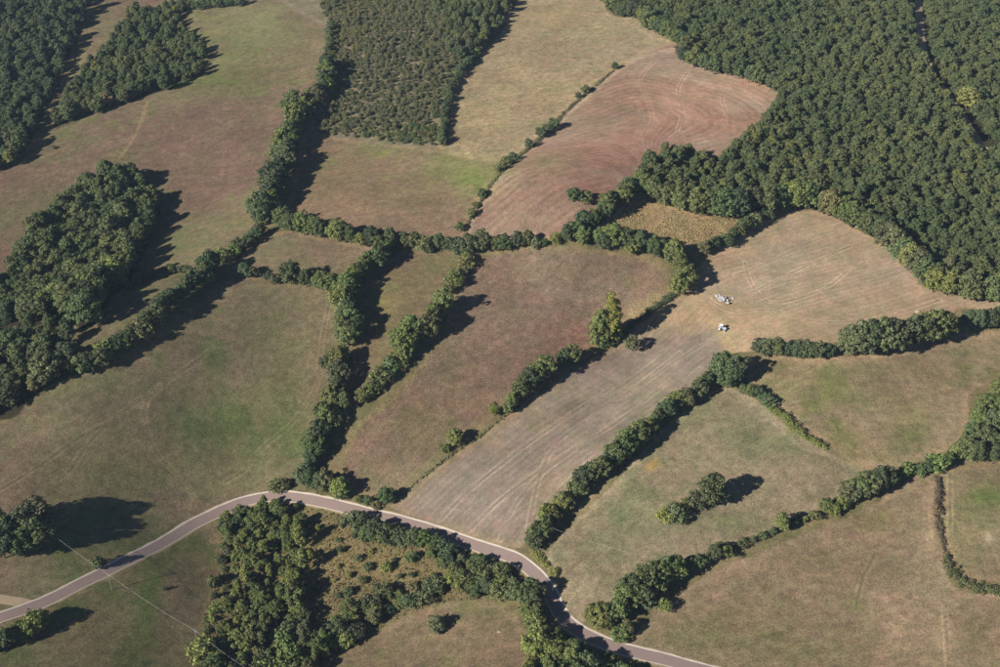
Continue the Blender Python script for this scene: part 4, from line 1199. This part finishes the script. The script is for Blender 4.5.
# ------------------------------------------------------------------ dry tufts (uncountable)
def tufts(name, polys, spacing, size, mat, label, cat, seed):
    r = np.random.default_rng(seed)
    Vs = []
    for poly in polys:
        W = to_world_poly(poly, 0.3)
        x0, y0 = W.min(0); x1, y1 = W.max(0)
        n = int((x1 - x0) * (y1 - y0) / spacing ** 2)
        P = np.stack([r.uniform(x0, x1, n), r.uniform(y0, y1, n)], 1)
        P = P[inside(W, P[:, 0], P[:, 1])]
        P = P[nz3.fbm(P[:, 0], P[:, 1], 9.0, 3) + 0.25 * r.random(len(P)) > 0.52]
        Z = height(P[:, 0], P[:, 1])
        for k in range(3):
            a = r.random(len(P)) * 6.283
            s = size * (0.5 + r.random(len(P)))
            dx, dy = np.cos(a) * s, np.sin(a) * s
            hh = s * (0.6 + 0.5 * r.random(len(P)))
            lx, ly = r.normal(size=len(P)) * s * .3, r.normal(size=len(P)) * s * .3
            Vs.append(np.stack([np.stack([P[:, 0] - dx * .5, P[:, 1] - dy * .5, Z - .05], 1), np.stack([P[:, 0] + dx * .5, P[:, 1] + dy * .5, Z - .05], 1),
                                np.stack([P[:, 0] + dx * .6 + lx, P[:, 1] + dy * .6 + ly, Z + hh], 1), np.stack([P[:, 0] - dx * .6 + lx, P[:, 1] - dy * .6 + ly, Z + hh], 1)], 1))
    V = np.concatenate(Vs).reshape(-1, 3)
    return add_obj(name, mesh_from(name, V, np.arange(len(V)).reshape(-1, 4), mat), kind="stuff", label=label, cat=cat)


M_STRAW = plain_material("straw_tufts", lin(186, 164, 120), 0.95, 0.35, 0.25)
M_STRAW2 = plain_material("scrub_tufts", lin(130, 122, 80), 0.95, 0.4, 0.3)
tufts("dry_grass", [FIELDS[7][2]], 0.9, 0.34, M_STRAW, "rough straw coloured grass on the small field below the large wood", "grass", 5)
tufts("scrub_grass", [FLOORS[6][0]], 0.9, 0.34, M_STRAW2, "rough dry grass in the clearing below the road", "grass", 6)

# ------------------------------------------------------------------ tractor on the bare field
M_WHITE = plain_material("white_paint", (0.78, 0.78, 0.80), 0.35, 0.06, 1.0)
M_BLUE = plain_material("blue_grey_paint", (0.30, 0.35, 0.44), 0.35, 0.08, 1.0)
M_GLASS = plain_material("cab_glass", (0.05, 0.07, 0.10), 0.08, 0.05, 1.0)
M_TYRE = plain_material("tyre_rubber", (0.025, 0.025, 0.028), 0.9, 0.2, 4.0)
M_STEEL = plain_material("grey_steel", (0.25, 0.25, 0.26), 0.5, 0.1, 3.0)


def at_px(px, py, dz=0.0):
    x, y, z = ground_at(np.array([float(px)]), np.array([float(py)]))
    return (float(x[0]), float(y[0]), float(z[0]) + dz)


def empty(name, loc, rz, label, cat, group=None):
    e = bpy.data.objects.new(name, None); COL.objects.link(e)
    e.location = loc; e.rotation_euler = (0, 0, rz); e["label"] = label; e["category"] = cat
    if group: e["group"] = group
    return e


def wheel(parent, x, y, r, w):
    mb = MB()
    mb.tube([(x, y - w / 2, r), (x, y - w / 2 + .05, r), (x, y + w / 2 - .05, r), (x, y + w / 2, r)], [r * .86, r, r, r * .86], 18)
    t = add_obj("tyre", mb.mesh("tyre", M_TYRE, True), parent)
    mb = MB(); mb.tube([(x, y - w / 2 - .03, r), (x, y + w / 2 + .03, r)], [r * .52, r * .52], 14)
    add_obj("rim", mb.mesh("rim", M_WHITE), t)
    mb = MB(); mb.tube([(x, y - w / 2 - .06, r), (x, y + w / 2 + .06, r)], [r * .15, r * .15], 8)
    add_obj("hub", mb.mesh("hub", M_STEEL), t)


trac = empty("tractor", at_px(722, 330), math.radians(-28), "small white and blue tractor parked on the bare field", "tractor")
mb = MB(); mb.box((0, 0, 0.85), (3.6, 0.6, 0.5)); mb.box((-1.0, 0, 0.8), (0.35, 1.5, 0.3)); mb.box((1.35, 0, .6), (.25, 1.4, .22))
add_obj("chassis", mb.mesh("chassis", M_STEEL), trac)
mb = MB(); mb.box((1.05, 0, 1.32), (1.75, 0.85, 0.62), 0.9); mb.box((1.0, 0, 1.67), (1.5, .6, .1), .85)
hood = add_obj("hood", mb.mesh("hood", M_BLUE), trac)
mb = MB(); mb.box((1.94, 0, 1.28), (.06, .6, .45)); add_obj("grille", mb.mesh("grille", M_STEEL), hood)
for s in (-1, 1):
    mb = MB(); mb.box((1.95, s * .3, 1.5), (.07, .14, .1)); add_obj("headlight", mb.mesh("headlight", M_WHITE), hood)
mb = MB()
for (a, b) in ((-.95, -.68), (-.95, .68), (.2, -.62), (.2, .62)): mb.tube([(a, b, 1.1), (a * .93, b * .95, 2.5)], [.05, .05], 6)
cab = add_obj("cab_frame", mb.mesh("cab_frame", M_WHITE), trac)
mb = MB(); mb.box((-.37, 0, 1.82), (1.08, 1.2, 1.3), .95); add_obj("cab_glass", mb.mesh("cab_glass", M_GLASS), cab)
mb = MB(); mb.box((-.37, 0, 2.58), (1.5, 1.6, .16), .9); mb.box((-.37, 0, 2.68), (1.1, 1.2, .08), .85); add_obj("cab_roof", mb.mesh("cab_roof", M_WHITE), trac)
mb = MB(); mb.tube([(.55, .36, 1.5), (.55, .36, 2.5)], [.05, .05], 8); add_obj("exhaust_pipe", mb.mesh("exhaust_pipe", M_STEEL), trac)
for s in (-1, 1):
    wheel(trac, -1.0, s * .85, .82, .48); wheel(trac, 1.35, s * .78, .52, .34)
    mb = MB(); mb.box((-1.0, s * .86, 1.72), (1.3, .5, .07)); mb.box((-1.68, s * .86, 1.45), (.07, .5, .5)); mb.box((-.32, s * .86, 1.5), (.07, .5, .4))
    add_obj("fender", mb.mesh("fender", M_WHITE), trac)

# heap of pale blocks beside it
M_ROCK = plain_material("field_rock", lin(190, 176, 152), 0.9, 0.2, 0.8, bump=0.4)
M_PALE = plain_material("pale_stone", lin(190, 186, 188), 0.9, 0.18, 0.8, bump=0.4)
heap = empty("stone_heap", at_px(722, 299), math.radians(-35), "heap of pale grey white stone blocks lying on the bare field", "stones")


def rock_mesh(name, seed, mat=M_PALE):
    r = random.Random(seed)
    ico = []
    mb = MB()
    n = 7
    rings = [(-.5, .55), (-.1, .95), (.3, .8), (.55, .35)]
    vs = []
    for (z, k) in rings:
        for i in range(n):
            a = 2 * math.pi * i / n
            rr = .5 * k * r.uniform(.8, 1.2)
            vs.append((rr * math.cos(a) * 1.2, rr * math.sin(a), z * r.uniform(.85, 1.1) * .7 + .2))
    fs = [tuple(range(n))[::-1], tuple(3 * n + i for i in range(n))]
    for j in range(3):
        for i in range(n):
            fs.append((j * n + i, j * n + (i + 1) % n, (j + 1) * n + (i + 1) % n, (j + 1) * n + i))
    mb.add(vs, fs)
    return mb.mesh(name, mat)


ROCKS = [rock_mesh("stone", 40 + i) for i in range(5)]
BOULDERS = [rock_mesh("boulder", 60 + i, M_ROCK) for i in range(4)]
for i in range(34):
    o = add_obj("stone", random.choice(ROCKS), heap)
    u, v = random.gauss(0, 1.9), random.gauss(0, 1.7)
    u = max(-3.8, min(3.8, u)); v = max(-3.2, min(3.2, v))
    o.location = (u, v, max(0, .9 - .25 * abs(u) - .4 * abs(v)) * random.random())
    k = random.uniform(.8, 1.8); o.scale = (k * 1.2, k, k * .8); o.rotation_euler = (random.uniform(-.3, .3), random.uniform(-.3, .3), random.uniform(0, 6.3))

# boulders at the wood's edge and elsewhere
for (a, b, k, lab) in [(856,227,1.7,"pale boulder at the wood's edge near the top of the bare field"),(875,235,1.4,"left of two pale boulders under the wood beside the bare field"),(885,237,1.2,"right of two pale boulders under the wood beside the bare field"),
        (932,288,2.0,"pale boulder at the wood's lower corner by the bare field"),(961,293,2.2,"long pale boulder at the wood's foot near the right edge"),(917,312,1.8,"white block behind the hedge below the bare field"),
        (499,632,1.0,"small white stone on the bottom centre meadow"),(688,512,1.6,"pale rock between the bushes of the triangular meadow"),(695,513,1.2,"smaller pale rock under the round tree of the triangular meadow")]:
    o = add_obj("boulder", random.choice(BOULDERS), label=lab, cat="boulder")
    o.location = at_px(a, b, -.1); o.scale = (k * 1.3, k * .8, k * .7); o.rotation_euler = (0, 0, random.uniform(-.4, .4))

# ------------------------------------------------------------------ power line
M_POLE = plain_material("weathered_pole", (0.20, 0.19, 0.175), 0.8, 0.2, 2.0)
M_WIRE = plain_material("bright_cable", (0.30, 0.29, 0.28), 0.6, 0.05, 1.0)
POLES = {}


def pole(key, px, py, h, lab, rz):
    p = at_px(px, py)
    e = empty("utility_pole", p, rz, lab, "pole")
    mb = MB(); mb.tube([(0, 0, -.4), (0, 0, h)], [.16, .11], 8); add_obj("shaft", mb.mesh("shaft", M_POLE), e)
    mb = MB(); mb.box((0, 0, h - .35), (.12, 1.6, .12)); arm = add_obj("crossarm", mb.mesh("crossarm", M_POLE), e)
    for s in (-.7, .7):
        mb = MB(); mb.tube([(0, s, h - .3), (0, s, h - .05)], [.05, .04], 6); add_obj("insulator", mb.mesh("insulator", M_WHITE), arm)
    POLES[key] = (p[0], p[1], p[2] + h - .05)


pole("a", 42, 537, 7.5, "utility pole half hidden in the shade of the tall left group", 0.9)
pole("b", 112, 590, 8.0, "slim utility pole standing just below the road on the left", 0.9)
pole("c", 198, 646, 8.0, "utility pole in the left fringe of the scrubby wood", 0.9)
pole("d", 262, 692, 8.0, "utility pole hidden among trees at the bottom edge", 0.9)
pole("e", 650, 571, 6.5, "slim pole at the lower edge of the triangular meadow", -0.3)
pole("f", 545, 539, 7.0, "pole hidden in the hedge where the pale field meets the road", -0.3)


def wire(a, b, lab, off):
    p, q2 = np.array(POLES[a]), np.array(POLES[b])
    d = q2 - p; n = np.array([-d[1], d[0], 0]); n /= np.linalg.norm(n)
    pts = []
    for t in np.linspace(0, 1, 17):
        pts.append(p + d * t + n * off + np.array([0, 0, -4 * 1.1 * t * (1 - t)]))
    mb = MB(); mb.tube(pts, [.03] * 17, 4)
    add_obj("overhead_cable", mb.mesh("overhead_cable", M_WIRE), label=lab, cat="cable")


wire("a", "b", "thin overhead cable crossing the road beside the small round bush", 0)
wire("b", "c", "thin overhead cable sagging across the bottom left meadow", 0)
wire("c", "d", "thin overhead cable over the scrubby wood at the bottom edge", 0)
wire("f", "e", "thin overhead cable crossing the lower triangular meadow", 0)

# ------------------------------------------------------------------ thin summer haze round the whole place
m, n, out = new_mat("thin_haze")
pv = N(n, "ShaderNodeVolumePrincipled")
pv.inputs["Color"].default_value = (0.52, 0.72, 1.0, 1)
pv.inputs["Density"].default_value = 0.00005
pv.inputs["Anisotropy"].default_value = 0.0
n.links.new(pv.outputs[0], out.inputs["Volume"])
mb = MB(); mb.box((0, 2500, (CAM_H + 12 - 45) / 2), (13000, 14000, CAM_H + 12 + 45))
add_obj("haze", mb.mesh("haze", m), kind="stuff")
